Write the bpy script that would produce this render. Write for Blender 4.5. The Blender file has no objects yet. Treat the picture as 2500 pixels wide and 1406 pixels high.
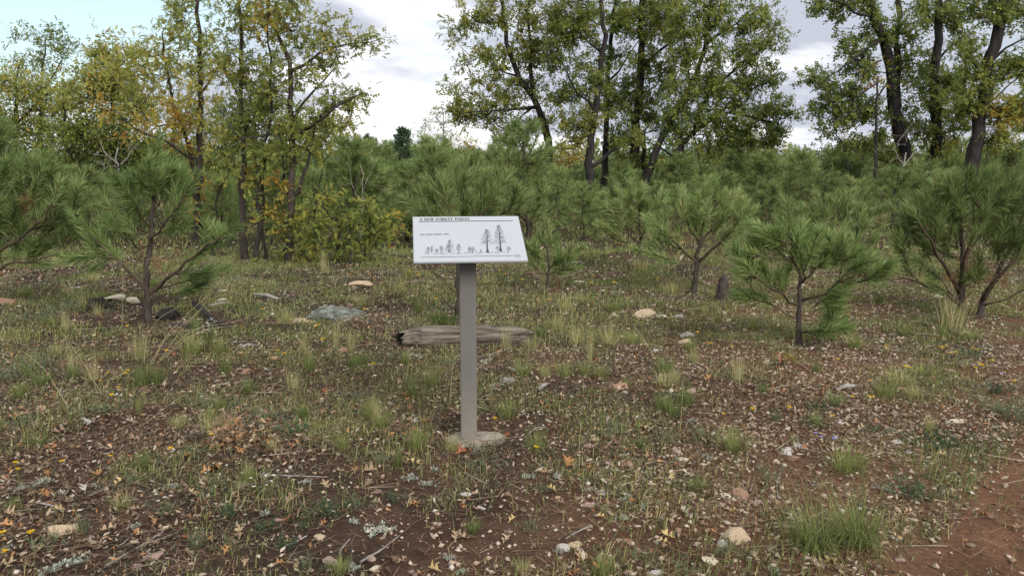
import bpy, bmesh, math, random
import numpy as np
from mathutils import Vector, Matrix

SC = bpy.context.scene
COL = SC.collection
rng = np.random.default_rng(7)
random.seed(7)
PI = math.pi

# ------------------------------------------------------------------ camera
F, PITCH, CH = 1962.0, math.radians(8.7), 1.57
cd = bpy.data.cameras.new('camera')
cam = bpy.data.objects.new('camera', cd); COL.objects.link(cam)
cd.sensor_width = 36.0; cd.lens = 36.0 * F / 2500.0
cd.clip_start = 0.1; cd.clip_end = 3000
cam.location = (0, 0, CH); cam.rotation_euler = (PI / 2 - PITCH, 0, 0)
SC.camera = cam

# ------------------------------------------------------------------ world: bright overcast with thin blue openings
SUN_EL, SUN_AZ = math.radians(38), math.radians(152)      # azimuth measured from +Y towards +X
w = bpy.data.worlds.new('World'); SC.world = w; w.use_nodes = True
nt = w.node_tree; N = nt.nodes; L = nt.links; N.clear()
out = N.new('ShaderNodeOutputWorld'); bg = N.new('ShaderNodeBackground'); bg.inputs['Strength'].default_value = 0.10
sky = N.new('ShaderNodeTexSky'); sky.sky_type = 'NISHITA'; sky.sun_disc = False
sky.sun_elevation = SUN_EL; sky.sun_rotation = SUN_AZ; sky.air_density = 1.0; sky.dust_density = 1.5
tc = N.new('ShaderNodeTexCoord')
mp = N.new('ShaderNodeMapping'); mp.inputs['Scale'].default_value = (1.0, 1.0, 3.6); mp.inputs['Location'].default_value = (3.1, 0.4, 0.0)
n1 = N.new('ShaderNodeTexNoise'); n1.inputs['Scale'].default_value = 2.3; n1.inputs['Detail'].default_value = 6; n1.inputs['Roughness'].default_value = 0.55
n2 = N.new('ShaderNodeTexNoise'); n2.inputs['Scale'].default_value = 4.2; n2.inputs['Detail'].default_value = 5; n2.inputs['Roughness'].default_value = 0.5
L.new(tc.outputs['Generated'], mp.inputs['Vector']); L.new(mp.outputs[0], n1.inputs['Vector']); L.new(mp.outputs[0], n2.inputs['Vector'])
# a blue opening in the cloud towards the upper left of the view
dot = N.new('ShaderNodeVectorMath'); dot.operation = 'DOT_PRODUCT'
vd = Vector((-0.46, 0.85, 0.24)).normalized(); dot.inputs[1].default_value = vd
L.new(tc.outputs['Generated'], dot.inputs[0])
op = N.new('ShaderNodeMapRange'); op.inputs['From Min'].default_value = 0.955; op.inputs['From Max'].default_value = 1.0
op.inputs['To Min'].default_value = 0.0; op.inputs['To Max'].default_value = 0.50
L.new(dot.outputs['Value'], op.inputs['Value'])
sub = N.new('ShaderNodeMath'); sub.operation = 'SUBTRACT'
L.new(n1.outputs['Fac'], sub.inputs[0]); L.new(op.outputs[0], sub.inputs[1])
cov = N.new('ShaderNodeValToRGB'); cov.color_ramp.elements[0].position = 0.17; cov.color_ramp.elements[1].position = 0.42
L.new(sub.outputs[0], cov.inputs['Fac'])
cl = N.new('ShaderNodeValToRGB')
e = cl.color_ramp.elements
e[0].position = 0.43; e[0].color = (0.42, 0.445, 0.52, 1); e[1].position = 0.60; e[1].color = (1.0, 1.0, 1.0, 1)
dot2 = N.new('ShaderNodeVectorMath'); dot2.operation = 'DOT_PRODUCT'; dot2.inputs[1].default_value = Vector((.33, .93, .16)).normalized()   # a greyer bank of cloud
L.new(tc.outputs['Generated'], dot2.inputs[0])
bk2 = N.new('ShaderNodeMapRange'); bk2.inputs['From Min'].default_value = 0.95; bk2.inputs['From Max'].default_value = 1.0; bk2.inputs['To Min'].default_value = 0.0; bk2.inputs['To Max'].default_value = 0.17
L.new(dot2.outputs['Value'], bk2.inputs['Value'])
sb2 = N.new('ShaderNodeMath'); sb2.operation = 'SUBTRACT'; L.new(n2.outputs['Fac'], sb2.inputs[0]); L.new(bk2.outputs[0], sb2.inputs[1])
L.new(sb2.outputs[0], cl.inputs['Fac'])
sc_ = N.new('ShaderNodeVectorMath'); sc_.operation = 'SCALE'; sc_.inputs['Scale'].default_value = 8.0
L.new(cl.outputs['Color'], sc_.inputs[0])
skl = N.new('ShaderNodeVectorMath'); skl.operation = 'SCALE'; skl.inputs['Scale'].default_value = 0.5
L.new(sky.outputs['Color'], skl.inputs[0])
thin = N.new('ShaderNodeVectorMath'); thin.operation = 'ADD'; thin.inputs[1].default_value = (2.5, 3.0, 2.9)   # thin high cloud over the blue
L.new(skl.outputs[0], thin.inputs[0])
mx = N.new('ShaderNodeMix'); mx.data_type = 'RGBA'
L.new(cov.outputs['Color'], mx.inputs['Factor']); L.new(thin.outputs[0], mx.inputs['A']); L.new(sc_.outputs[0], mx.inputs['B'])
L.new(mx.outputs['Result'], bg.inputs['Color']); L.new(bg.outputs[0], out.inputs['Surface'])

sl = bpy.data.lights.new('sun', 'SUN'); sun = bpy.data.objects.new('sun', sl); COL.objects.link(sun)
sl.energy = 2.1; sl.angle = math.radians(32); sl.color = (1.0, 0.96, 0.9)
sd = Vector((math.sin(SUN_AZ) * math.cos(SUN_EL), math.cos(SUN_AZ) * math.cos(SUN_EL), math.sin(SUN_EL)))
sun.rotation_euler = (-sd).to_track_quat('-Z', 'Y').to_euler()
SC.view_settings.view_transform = 'Standard'; SC.view_settings.look = 'None'
SC.view_settings.exposure = 0.85; SC.view_settings.gamma = 1.0; SC.view_settings.use_curve_mapping = False
SC.render.engine = 'CYCLES'
SC.cycles.max_bounces = 7; SC.cycles.transparent_max_bounces = 4; SC.cycles.diffuse_bounces = 5; SC.cycles.transmission_bounces = 6
SC.cycles.use_denoising = True; SC.cycles.denoiser = 'OPENIMAGEDENOISE'

# ------------------------------------------------------------------ geometry helpers
CP, SP = math.cos(PITCH), math.sin(PITCH)
def ray(px, py):
    x = (px - 1250) / F; v = (703 - py) / F
    return np.array([x, CP + v * SP, -SP + v * CP])
def at(px, py, Y):
    """the point of the place seen at px, py of the photograph and Y metres off"""
    r = ray(px, py); p = r * (Y / r[1]); p[2] += CH; return p
def project(x, y, z):
    z = z - CH; dep = np.maximum(y * CP - z * SP, 1e-3); up = y * SP + z * CP
    return 1250 + F * x / dep, 703 - F * up / dep

def _hash(ix, iy, s):
    h = (ix * 374761393 + iy * 668265263 + s * 974711) & 0xFFFFFFFF
    h = ((h ^ (h >> 13)) * 1274126177) & 0xFFFFFFFF
    return ((h ^ (h >> 16)) & 0xFFFF) / 65535.0
def vn(x, y, s=0):
    x = np.asarray(x, float); y = np.asarray(y, float)
    ix = np.floor(x).astype(np.int64); iy = np.floor(y).astype(np.int64)
    fx = x - ix; fy = y - iy; fx = fx * fx * (3 - 2 * fx); fy = fy * fy * (3 - 2 * fy)
    a = _hash(ix, iy, s); b = _hash(ix + 1, iy, s); c = _hash(ix, iy + 1, s); d = _hash(ix + 1, iy + 1, s)
    return (a + (b - a) * fx) * (1 - fy) + (c + (d - c) * fx) * fy
def fbm(x, y, s=0):
    return 0.55 * vn(x, y, s) + 0.3 * vn(x * 2.1, y * 2.1, s + 1) + 0.15 * vn(x * 4.3, y * 4.3, s + 2)
def gh(x, y):
    x = np.asarray(x, float); y = np.asarray(y, float)
    far = np.clip((np.hypot(x, y) - 12) / 25, 0, 1)
    return ((vn(x * .9, y * .9, 3) - .5) * .05 + (vn(x * 3.1, y * 3.1, 5) - .5) * .024 + (vn(x * 9, y * 9, 6) - .5) * .012
            + far * (vn(x * .09, y * .09, 9) - .5) * .35)
def gpt(px, py, h=0.0):
    """ground under what is seen at px, py at height h over the ground"""
    r = ray(px, py); t = (h - CH) / r[2]; p = r * t
    for _ in range(3):
        t = (h + float(gh(p[0], p[1])) - CH) / r[2]; p = r * t
    return np.array([p[0], p[1], float(gh(p[0], p[1]))])

class Acc:
    """collects polygons of one mesh"""
    def __init__(s): s.V, s.F3, s.F4, s.T, s.n = [], [], [], [], 0
    def add(s, V, F, tint=0.5):
        V = np.asarray(V, np.float32).reshape(-1, 3); F = np.asarray(F, np.int64)
        if not len(V): return
        (s.F3 if F.shape[1] == 3 else s.F4).append(F + s.n)
        s.T.append(np.broadcast_to(np.asarray(tint, np.float32), (len(V),)))
        s.V.append(V); s.n += len(V)
    def mesh(s, name, mat, smooth=False, origin=(0, 0, 0)):
        V = (np.concatenate(s.V) if s.V else np.zeros((0, 3))) - np.asarray(origin)
        me = bpy.data.meshes.new(name)
        f3 = np.concatenate(s.F3) if s.F3 else np.zeros((0, 3), np.int64)
        f4 = np.concatenate(s.F4) if s.F4 else np.zeros((0, 4), np.int64)
        me.vertices.add(len(V)); me.vertices.foreach_set('co', V.astype(np.float32).ravel())
        idx = np.concatenate([f3.ravel(), f4.ravel()]).astype(np.int32)
        me.loops.add(len(idx)); me.loops.foreach_set('vertex_index', idx)
        ls = np.concatenate([np.arange(len(f3)) * 3, len(f3) * 3 + np.arange(len(f4)) * 4]).astype(np.int32)
        me.polygons.add(len(ls)); me.polygons.foreach_set('loop_start', ls)
        if smooth: me.polygons.foreach_set('use_smooth', np.ones(len(ls), bool))
        me.update(calc_edges=True)
        if s.T:
            a = me.attributes.new('tint', 'FLOAT', 'POINT'); a.data.foreach_set('value', np.concatenate(s.T).astype(np.float32))
        me.materials.append(mat)
        return me

def obj(name, me, parent=None, loc=(0, 0, 0)):
    o = bpy.data.objects.new(name, me); COL.objects.link(o); o.location = loc
    if parent is not None: o.parent = parent
    return o
def tag(o, label=None, cat=None, group=None, kind=None):
    if label: o['label'] = label
    if cat: o['category'] = cat
    if group: o['group'] = group
    if kind: o['kind'] = kind
    return o
def empty(name, loc, rz=0.0):
    o = bpy.data.objects.new(name, None); COL.objects.link(o); o.location = loc; o.rotation_euler = (0, 0, rz)
    o.empty_display_size = .1; return o
def dup(root):
    r = root.copy(); COL.objects.link(r)
    for ch in root.children:
        c = ch.copy(); COL.objects.link(c); c.parent = r
        for g in ch.children:
            d = g.copy(); COL.objects.link(d); d.parent = c
    return r
ITEMS = []      # things whose label is worked out at the end from what stands beside them
def later(o, look, cat, group, px, py):
    tag(o, None, cat, group); ITEMS.append((o, look, px, py)); return o

def tube(acc, P, R, sides=6, tint=.5, cap=True, rough=0.0):
    P = np.asarray(P, float); R = np.broadcast_to(np.asarray(R, float), (len(P),))
    T = np.gradient(P, axis=0); T /= np.linalg.norm(T, axis=1)[:, None] + 1e-9
    ref = np.array([0, 0, 1.]) if abs(T[0][2]) < .9 else np.array([1., 0, 0])
    U = np.cross(T, ref); U /= np.linalg.norm(U, axis=1)[:, None] + 1e-9
    W = np.cross(T, U)
    a = np.arange(sides) * 2 * PI / sides
    rr = R[:, None] * (1 + (rng.uniform(-rough, rough, (len(P), sides)) if rough else 0))
    V = P[:, None, :] + rr[..., None] * (np.cos(a)[None, :, None] * U[:, None, :] + np.sin(a)[None, :, None] * W[:, None, :])
    n = len(P); i = np.arange(n - 1)[:, None] * sides; j = np.arange(sides)[None, :]; k = (j + 1) % sides
    Fq = np.stack([i + j, i + k, i + sides + k, i + sides + j], -1).reshape(-1, 4)
    acc.add(V.reshape(-1, 3), Fq, tint)
    if cap and sides > 3:
        b = acc.n - sides
        acc.F3.append(np.array([[b, b + q, b + q + 1] for q in range(1, sides - 1)]))

def frames(D, roll):
    """rotation matrices whose x axis is D, rolled about it"""
    D = D / (np.linalg.norm(D, axis=1)[:, None] + 1e-9)
    ref = np.where(np.abs(D[:, 2:3]) < .92, np.array([[0, 0, 1.]]), np.array([[1., 0, 0]]))
    S = np.cross(ref, D); S /= np.linalg.norm(S, axis=1)[:, None] + 1e-9
    U = np.cross(D, S)
    c, s = np.cos(roll)[:, None], np.sin(roll)[:, None]
    return np.stack([D, S * c + U * s, -S * s + U * c], -1)      # columns x, y, z
def stamp(acc, TV, TF, pos, Mx, size, tint):
    """copies of a template, one per row"""
    n, k = len(pos), len(TV)
    if n == 0: return
    V = np.einsum('nij,kj->nki', Mx, TV) * np.asarray(size).reshape(-1, 1, 1) + pos[:, None, :]
    Fx = (TF[None] + (np.arange(n) * k)[:, None, None]).reshape(-1, TF.shape[1])
    acc.add(V.reshape(-1, 3), Fx, np.repeat(np.broadcast_to(tint, (n,)), k))

# ------------------------------------------------------------------ materials
def base_mat(name):
    m = bpy.data.materials.new(name); m.use_nodes = True
    return m, m.node_tree.nodes, m.node_tree.links, m.node_tree.nodes['Principled BSDF']
def ramp_node(Nn, stops, interp='LINEAR'):
    r = Nn.new('ShaderNodeValToRGB'); r.color_ramp.interpolation = interp
    el = r.color_ramp.elements
    while len(el) < len(stops): el.new(0.5)
    for q, (p, c) in zip(el, stops): q.position = p; q.color = (*c, 1)
    return r
def leafy(name, stops, trans=.3, rough=.55, vary=.25, interp='LINEAR', spec=.14):
    """colour by each leaf's own tint, light passing through the blade"""
    m, Nn, Lk, b = base_mat(name)
    at_ = Nn.new('ShaderNodeAttribute'); at_.attribute_name = 'tint'
    r = ramp_node(Nn, stops, interp); Lk.new(at_.outputs['Fac'], r.inputs['Fac'])
    oi = Nn.new('ShaderNodeObjectInfo'); mr = Nn.new('ShaderNodeMapRange')
    mr.inputs['To Min'].default_value = 1 - vary; mr.inputs['To Max'].default_value = 1 + vary
    Lk.new(oi.outputs['Random'], mr.inputs['Value'])
    hs = Nn.new('ShaderNodeHueSaturation'); Lk.new(r.outputs['Color'], hs.inputs['Color']); Lk.new(mr.outputs[0], hs.inputs['Value'])
    Lk.new(hs.outputs['Color'], b.inputs['Base Color']); b.inputs['Roughness'].default_value = rough
    b.inputs['Specular IOR Level'].default_value = spec
    if trans > 0:
        tr = Nn.new('ShaderNodeBsdfTranslucent'); mxs = Nn.new('ShaderNodeMixShader'); mxs.inputs[0].default_value = trans
        Lk.new(hs.outputs['Color'], tr.inputs['Color']); Lk.new(b.outputs[0], mxs.inputs[1]); Lk.new(tr.outputs[0], mxs.inputs[2])
        Lk.new(mxs.outputs[0], Nn['Material Output'].inputs['Surface'])
    return m
def solid(name, c1, c2, scale=8, stretch=(1, 1, 1), rough=.85, bump=.3, dist=.01, detail=6, c3=None):
    m, Nn, Lk, b = base_mat(name)
    t = Nn.new('ShaderNodeTexCoord'); mpn = Nn.new('ShaderNodeMapping'); mpn.inputs['Scale'].default_value = stretch
    nz = Nn.new('ShaderNodeTexNoise'); nz.inputs['Scale'].default_value = scale; nz.inputs['Detail'].default_value = detail; nz.inputs['Roughness'].default_value = .65
    Lk.new(t.outputs['Object'], mpn.inputs[0]); Lk.new(mpn.outputs[0], nz.inputs['Vector'])
    st = [(.32, c1), (.66, c2)] if c3 is None else [(.3, c1), (.5, c2), (.68, c3)]
    r = ramp_node(Nn, st); Lk.new(nz.outputs['Fac'], r.inputs['Fac']); Lk.new(r.outputs['Color'], b.inputs['Base Color'])
    b.inputs['Roughness'].default_value = rough; b.inputs['Specular IOR Level'].default_value = .25
    if bump:
        bp = Nn.new('ShaderNodeBump'); bp.inputs['Strength'].default_value = bump; bp.inputs['Distance'].default_value = dist
        Lk.new(nz.outputs['Fac'], bp.inputs['Height']); Lk.new(bp.outputs[0], b.inputs['Normal'])
    return m

M = {}
M['oak_leaf'] = leafy('oak_leaf', [(0, (.070, .105, .030)), (.3, (.19, .25, .068)), (.55, (.36, .37, .095)), (.74, (.50, .42, .085)), (.86, (.44, .24, .045)), (1, (.28, .11, .03))], trans=.56, vary=.08)
M['needle'] = leafy('needle', [(0, (.075, .118, .040)), (.35, (.185, .255, .080)), (.7, (.315, .395, .145)), (.84, (.42, .48, .22)), (.9, (.22, .135, .065)), (1, (.30, .19, .09))], trans=.46, rough=.42, vary=.14, spec=.22)
M['juniper'] = leafy('juniper', [(0, (.040, .075, .040)), (1, (.11, .165, .08))], trans=.25)
M['far_leaf'] = leafy('far_leaf', [(0, (.065, .115, .060)), (.4, (.12, .175, .08)), (.7, (.24, .25, .08)), (1, (.38, .31, .09))], trans=.3)
M['pale_leaf'] = leafy('pale_leaf', [(0, (.16, .21, .13)), (1, (.28, .31, .19))], trans=.35)
M['oak_bark'] = solid('oak_bark', (.008, .007, .007), (.046, .041, .038), 11, (1, 1, .2), .95, .9, .03)
M['left_bark'] = solid('left_bark', (.014, .011, .009), (.066, .053, .044), 16, (1, 1, .25), .95, .9, .02)
M['pine_bark'] = solid('pine_bark', (.016, .013, .011), (.080, .062, .050), 24, (1, 1, .4), .95, .8, .012)
M['pine_twig'] = solid('pine_twig', (.030, .021, .014), (.095, .066, .042), 18, (1, 1, 1), .9, .4, .006)
M['dead_wood'] = solid('dead_wood', (.10, .09, .082), (.34, .31, .28), 12, (1, 1, 1), .9, .5, .01)
M['char_and_shade'] = solid('char_and_shade', (.006, .006, .006), (.035, .030, .027), 14, (1, 1, 1), .8, 1.0, .03)
M['litter'] = leafy('litter', [(0, (.042, .029, .017)), (.25, (.115, .084, .055)), (.45, (.235, .182, .125)), (.6, (.36, .30, .222)), (.72, (.47, .41, .33)), (.80, (.40, .24, .12)), (.9, (.33, .15, .06)), (1, (.22, .085, .04))], trans=.1, rough=.85, vary=0, spec=.06)
M['dead_needle'] = leafy('dead_needle', [(0, (.075, .046, .031)), (.5, (.18, .108, .066)), (1, (.33, .22, .14))], trans=.05, rough=.7, vary=0)
M['grass'] = leafy('grass', [(0, (.060, .095, .032)), (.3, (.135, .18, .055)), (.55, (.26, .275, .09)), (.75, (.41, .36, .17)), (1, (.55, .47, .30))], trans=.3, vary=.12)
M['silver'] = leafy('silver', [(0, (.18, .195, .15)), (.5, (.31, .33, .265)), (1, (.47, .485, .41))], trans=.15, rough=.7, vary=.08)
M['herb'] = leafy('herb', [(0, (.036, .066, .030)), (.5, (.075, .115, .055)), (1, (.15, .19, .095))], trans=.25, vary=.15)
M['sage'] = leafy('sage', [(0, (.085, .112, .060)), (.5, (.155, .185, .10)), (1, (.26, .275, .165))], trans=.2, vary=.12)
M['petal'] = leafy('petal', [(0, (.52, .30, .010)), (1, (.66, .45, .02))], trans=.25, vary=.06)
M['white_petal'] = leafy('white_petal', [(0, (.6, .6, .5)), (1, (.82, .82, .74))], trans=.2)
M['blue_petal'] = leafy('blue_petal', [(0, (.28, .25, .62)), (1, (.4, .37, .75))], trans=.2)
M['stem'] = leafy('stem', [(0, (.07, .09, .035)), (1, (.16, .15, .06))], trans=0)
M['gravel'] = leafy('gravel', [(0, (.15, .085, .06)), (.3, (.25, .165, .115)), (.55, (.36, .26, .19)), (.8, (.42, .345, .27)), (1, (.50, .45, .38))], trans=0, rough=.85, vary=0)
STONE = {
 'white': solid('stone_white', (.26, .225, .19), (.48, .445, .40), 16, bump=.8, dist=.008, c3=(.56, .53, .49)),
 'cream': solid('stone_cream', (.26, .21, .14), (.50, .44, .33), 14, bump=.6, dist=.006, c3=(.58, .53, .43)),
 'tan': solid('stone_tan', (.20, .14, .09), (.40, .30, .20), 14, bump=.6, dist=.006, c3=(.47, .37, .26)),
 'pink': solid('stone_pink', (.20, .125, .10), (.36, .245, .20), 18, bump=.8, dist=.008, c3=(.46, .36, .31)),
 'orange': solid('stone_orange', (.16, .09, .06), (.29, .17, .11), 18, bump=.8, dist=.008, c3=(.37, .25, .175)),
 'grey': solid('stone_grey', (.14, .13, .125), (.31, .29, .27), 14, bump=.6, dist=.006, c3=(.42, .40, .37)),
}
LEAFC = {
 'tan': leafy('fallen_tan', [(0, (.30, .21, .125)), (1, (.38, .28, .18))], trans=.1, vary=.15),
 'orange': leafy('fallen_orange', [(0, (.29, .145, .06)), (1, (.37, .20, .08))], trans=.1, vary=.15),
 'yellow': leafy('fallen_yellow', [(0, (.38, .28, .12)), (1, (.45, .34, .16))], trans=.1, vary=.12),
 'brown': leafy('fallen_brown', [(0, (.21, .135, .09)), (1, (.29, .20, .145))], trans=.1, vary=.2),
 'grey': leafy('fallen_grey', [(0, (.33, .29, .25)), (1, (.44, .39, .345))], trans=.1, vary=.15),
 'red': leafy('fallen_red', [(0, (.25, .085, .04)), (1, (.33, .12, .055))], trans=.1, vary=.15),
}

# ------------------------------------------------------------------ where the bare soil shows (ground points seen in the photo)
def bare_at(x, y):
    z = np.zeros_like(x); px, py = project(x, y, z)
    nz = (fbm(x * 2.2, y * 2.2, 21) - .5)
    b = np.zeros_like(x)
    for cx, cy, rx, ry, s in ((1080, 1330, 330, 75, 1), (1330, 1240, 170, 60, .85), (900, 1190, 170, 50, .9), (1370, 858, 60, 22, .8), (700, 830, 130, 40, .6),
                              (1700, 1330, 220, 80, .7), (1430, 1330, 150, 60, .8), (650, 1375, 130, 40, .7), (2420, 905, 120, 30, .8), (2220, 880, 90, 25, .5), (560, 1125, 60, 25, .5)):
        d = np.sqrt(((px - cx) / rx) ** 2 + ((py - cy) / ry) ** 2)
        b = np.maximum(b, s * np.clip((1.35 - d + nz * 1.3) / .7, 0, 1))
    e = (px - 2500) * .92 + (py - 1035) + nz * 170                 # the footpath at lower right
    path = np.clip(e / 75, 0, 1)
    return np.maximum(b, path), path
def red_at(x, y):
    z = np.zeros_like(x); px, py = project(x, y, z)
    nz = fbm(x * 1.1, y * 1.1, 33) - .5
    return np.clip((px - 1100) / 1250 + nz * 1.35 + .2 * np.clip((py - 900) / 500, 0, 1), 0, 1) * np.clip((16 - y) / 8, 0.15, 1)

# ------------------------------------------------------------------ ground and path
def soil_mat(name, c1=(.088, .045, .027), c2=(.175, .094, .057)):
    m, Nn, Lk, b = base_mat(name)
    t = Nn.new('ShaderNodeTexCoord')
    def noise(s, d=8, r=.6):
        q = Nn.new('ShaderNodeTexNoise'); q.inputs['Scale'].default_value = s; q.inputs['Detail'].default_value = d; q.inputs['Roughness'].default_value = r
        Lk.new(t.outputs['Object'], q.inputs['Vector']); return q
    a, f = noise(2.4), noise(38, 6, .7)
    r1 = ramp_node(Nn, [(.3, (.025, .0175, .0125)), (.7, (.066, .0445, .032))]); Lk.new(a.outputs['Fac'], r1.inputs['Fac'])
    r2 = ramp_node(Nn, [(.3, c1), (.7, c2)]); Lk.new(a.outputs['Fac'], r2.inputs['Fac'])
    at_ = Nn.new('ShaderNodeAttribute'); at_.attribute_name = 'tint'
    mxn = Nn.new('ShaderNodeMix'); mxn.data_type = 'RGBA'
    Lk.new(at_.outputs['Fac'], mxn.inputs['Factor']); Lk.new(r1.outputs['Color'], mxn.inputs['A']); Lk.new(r2.outputs['Color'], mxn.inputs['B'])
    g = ramp_node(Nn, [(.3, (.55, .55, .55)), (.75, (1.35, 1.3, 1.25))]); Lk.new(f.outputs['Fac'], g.inputs['Fac'])
    mu = Nn.new('ShaderNodeMix'); mu.data_type = 'RGBA'; mu.blend_type = 'MULTIPLY'; mu.inputs['Factor'].default_value = 1
    Lk.new(mxn.outputs['Result'], mu.inputs['A']); Lk.new(g.outputs['Color'], mu.inputs['B']); Lk.new(mu.outputs['Result'], b.inputs['Base Color'])
    b.inputs['Roughness'].default_value = .95; b.inputs['Specular IOR Level'].default_value = .08
    bp = Nn.new('ShaderNodeBump'); bp.inputs['Strength'].default_value = .7; bp.inputs['Distance'].default_value = .012
    ad = Nn.new('ShaderNodeMath'); ad.operation = 'ADD'; Lk.new(f.outputs['Fac'], ad.inputs[0]); Lk.new(a.outputs['Fac'], ad.inputs[1])
    Lk.new(ad.outputs[0], bp.inputs['Height']); Lk.new(bp.outputs[0], b.inputs['Normal'])
    return m
M['soil'] = soil_mat('soil'); M['path_soil'] = soil_mat('path_soil', (.19, .105, .068), (.31, .19, .13))
def axis(lo, hi, step, ext, n):
    a = np.arange(lo, hi + 1e-6, step); q = step * (np.geomspace(1, (ext + step) / step, n) - 1)[1:]
    return np.concatenate([lo - q[::-1], a, hi + q])
def grid(name, xs, ys, zf, mat, tint):
    X, Y = np.meshgrid(xs, ys); Z = zf(X, Y)
    n, m_ = X.shape; i = np.arange(n - 1)[:, None] * m_; j = np.arange(m_ - 1)[None]
    a = Acc(); a.add(np.stack([X, Y, Z], -1).reshape(-1, 3), np.stack([i + j, i + j + 1, i + m_ + j + 1, i + m_ + j], -1).reshape(-1, 4), tint(X, Y).ravel())
    return a.mesh(name, mat, True)
g = obj('ground', grid('ground', axis(-4.6, 4.6, .045, 900, 70), axis(2.2, 9.5, .045, 900, 80), gh, M['soil'], red_at)); tag(g, kind='structure')
def path_z(X, Y):
    _, p = bare_at(X, Y)
    return gh(X, Y) + .010 * p - .014 + .007 * (fbm(X * 7, Y * 7, 44) - .5) * p
pm = obj('path', grid('path', np.arange(.9, 5.0, .035), np.arange(1.2, 5.6, .035), path_z, M['path_soil'], lambda X, Y: np.clip(.95 + .4 * (fbm(X * 1.5, Y * 1.5, 3) - .5), 0, 1))); tag(pm, kind='structure')

# ------------------------------------------------------------------ the sign
c_, t_, yw = np.array([-.241, 4.447, CH - .400]), math.radians(28.0), math.radians(7.2)
PW, PH, TH = .61, .457, .013
ax_r = np.array([math.cos(yw), math.sin(yw), 0]); ax_b = np.array([-math.sin(yw), math.cos(yw), 0])
ax_u = ax_b * math.cos(t_) + np.array([0, 0, 1]) * math.sin(t_); ax_n = np.cross(ax_r, ax_u)
M['panel'] = solid('sign_white', (.345, .36, .385), (.36, .38, .405), 2, bump=0, rough=.38)
M['ink'] = solid('ink', (.020, .022, .028), (.03, .032, .04), 20, bump=0, rough=.5)
M['grey_ink'] = solid('grey_ink', (.42, .45, .48), (.50, .52, .55), 60, bump=0, rough=.5)
M['pencil'] = solid('pencil', (.03, .034, .042), (.075, .08, .095), 90, bump=0, rough=.6)
def post_mat():
    m, Nn, Lk, b = base_mat('post_paint'); t = Nn.new('ShaderNodeTexCoord')
    def nz(s, stretch, d=4):
        mpn = Nn.new('ShaderNodeMapping'); mpn.inputs['Scale'].default_value = stretch; q = Nn.new('ShaderNodeTexNoise'); q.inputs['Scale'].default_value = s; q.inputs['Detail'].default_value = d
        Lk.new(t.outputs['Object'], mpn.inputs[0]); Lk.new(mpn.outputs[0], q.inputs['Vector']); return q
    a = nz(6, (1, 1, .25)); r = ramp_node(Nn, [(.35, (.120, .113, .102)), (.65, (.142, .135, .123))]); Lk.new(a.outputs['Fac'], r.inputs['Fac'])
    s = nz(70, (1, 1, .8), 2); rs_ = ramp_node(Nn, [(.68, (0, 0, 0)), (.73, (1, 1, 1))]); Lk.new(s.outputs['Fac'], rs_.inputs['Fac'])           # specks and scuffs
    m1 = Nn.new('ShaderNodeMix'); m1.data_type = 'RGBA'; Lk.new(rs_.outputs['Color'], m1.inputs['Factor']); Lk.new(r.outputs['Color'], m1.inputs['A']); m1.inputs['B'].default_value = (.085, .072, .06, 1)
    sx = Nn.new('ShaderNodeSeparateXYZ'); Lk.new(t.outputs['Object'], sx.inputs[0]); mr = Nn.new('ShaderNodeMapRange'); mr.inputs['From Min'].default_value = .05; mr.inputs['From Max'].default_value = .38; mr.inputs['To Min'].default_value = .75; mr.inputs['To Max'].default_value = 0
    Lk.new(sx.outputs['Z'], mr.inputs['Value']); w2 = nz(26, (1, 1, 1), 5); mu = Nn.new('ShaderNodeMath'); mu.operation = 'MULTIPLY'; Lk.new(mr.outputs[0], mu.inputs[0]); Lk.new(w2.outputs['Fac'], mu.inputs[1])
    m2 = Nn.new('ShaderNodeMix'); m2.data_type = 'RGBA'; Lk.new(mu.outputs[0], m2.inputs['Factor']); Lk.new(m1.outputs['Result'], m2.inputs['A']); m2.inputs['B'].default_value = (.27, .225, .17, 1)   # splashed soil at the foot
    Lk.new(m2.outputs['Result'], b.inputs['Base Color']); b.inputs['Roughness'].default_value = .55; return m
M['post'] = post_mat()
M['concrete'] = solid('concrete', (.16, .135, .105), (.28, .24, .19), 24, bump=.8, dist=.008)
sign_base = gpt(1145, 1073)
sign = empty('information_sign', sign_base)
tag(sign, 'white slanted information panel with a forest drawing on a square grey post', 'sign')
def loc_(P): return np.asarray(P) - sign_base
def box(name, c, sx, sy, sz, ax, mat, parent, bev=.0):
    bm = bmesh.new(); bmesh.ops.create_cube(bm, size=1)
    for v in bm.verts: v.co = Vector((v.co.x * sx, v.co.y * sy, v.co.z * sz))
    if bev: bmesh.ops.bevel(bm, geom=list(bm.edges), offset=bev, segments=2, affect='EDGES')
    R = Matrix([list(q) for q in np.array(ax).T])
    for v in bm.verts: v.co = R @ v.co + Vector(c)
    me = bpy.data.meshes.new(name); bm.to_mesh(me); bm.free(); me.materials.append(mat)
    return obj(name, me, parent)
panel = box('panel', loc_(c_ - ax_n * TH / 2), PW, PH, TH, [ax_r, ax_u, ax_n], M['panel'], sign, .003)
post_top = c_[2] - .055; pc = c_ + ax_b * .02
prot = math.radians(4.0)
post = box('post', loc_(np.array([sign_base[0], sign_base[1], (post_top + sign_base[2] - .1) / 2])), .092, .092, post_top - sign_base[2] + .1,
           [[math.cos(prot), math.sin(prot), 0], [-math.sin(prot), math.cos(prot), 0], [0, 0, 1]], M['post'], sign, .004)
plate = box('mounting_plate', loc_(c_ - ax_n * (TH + .006)), .26, .2, .010, [ax_r, ax_u, ax_n], M['post'], sign, .001)
a = Acc(); q = 40; th = np.arange(q) * 2 * PI / q
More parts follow.
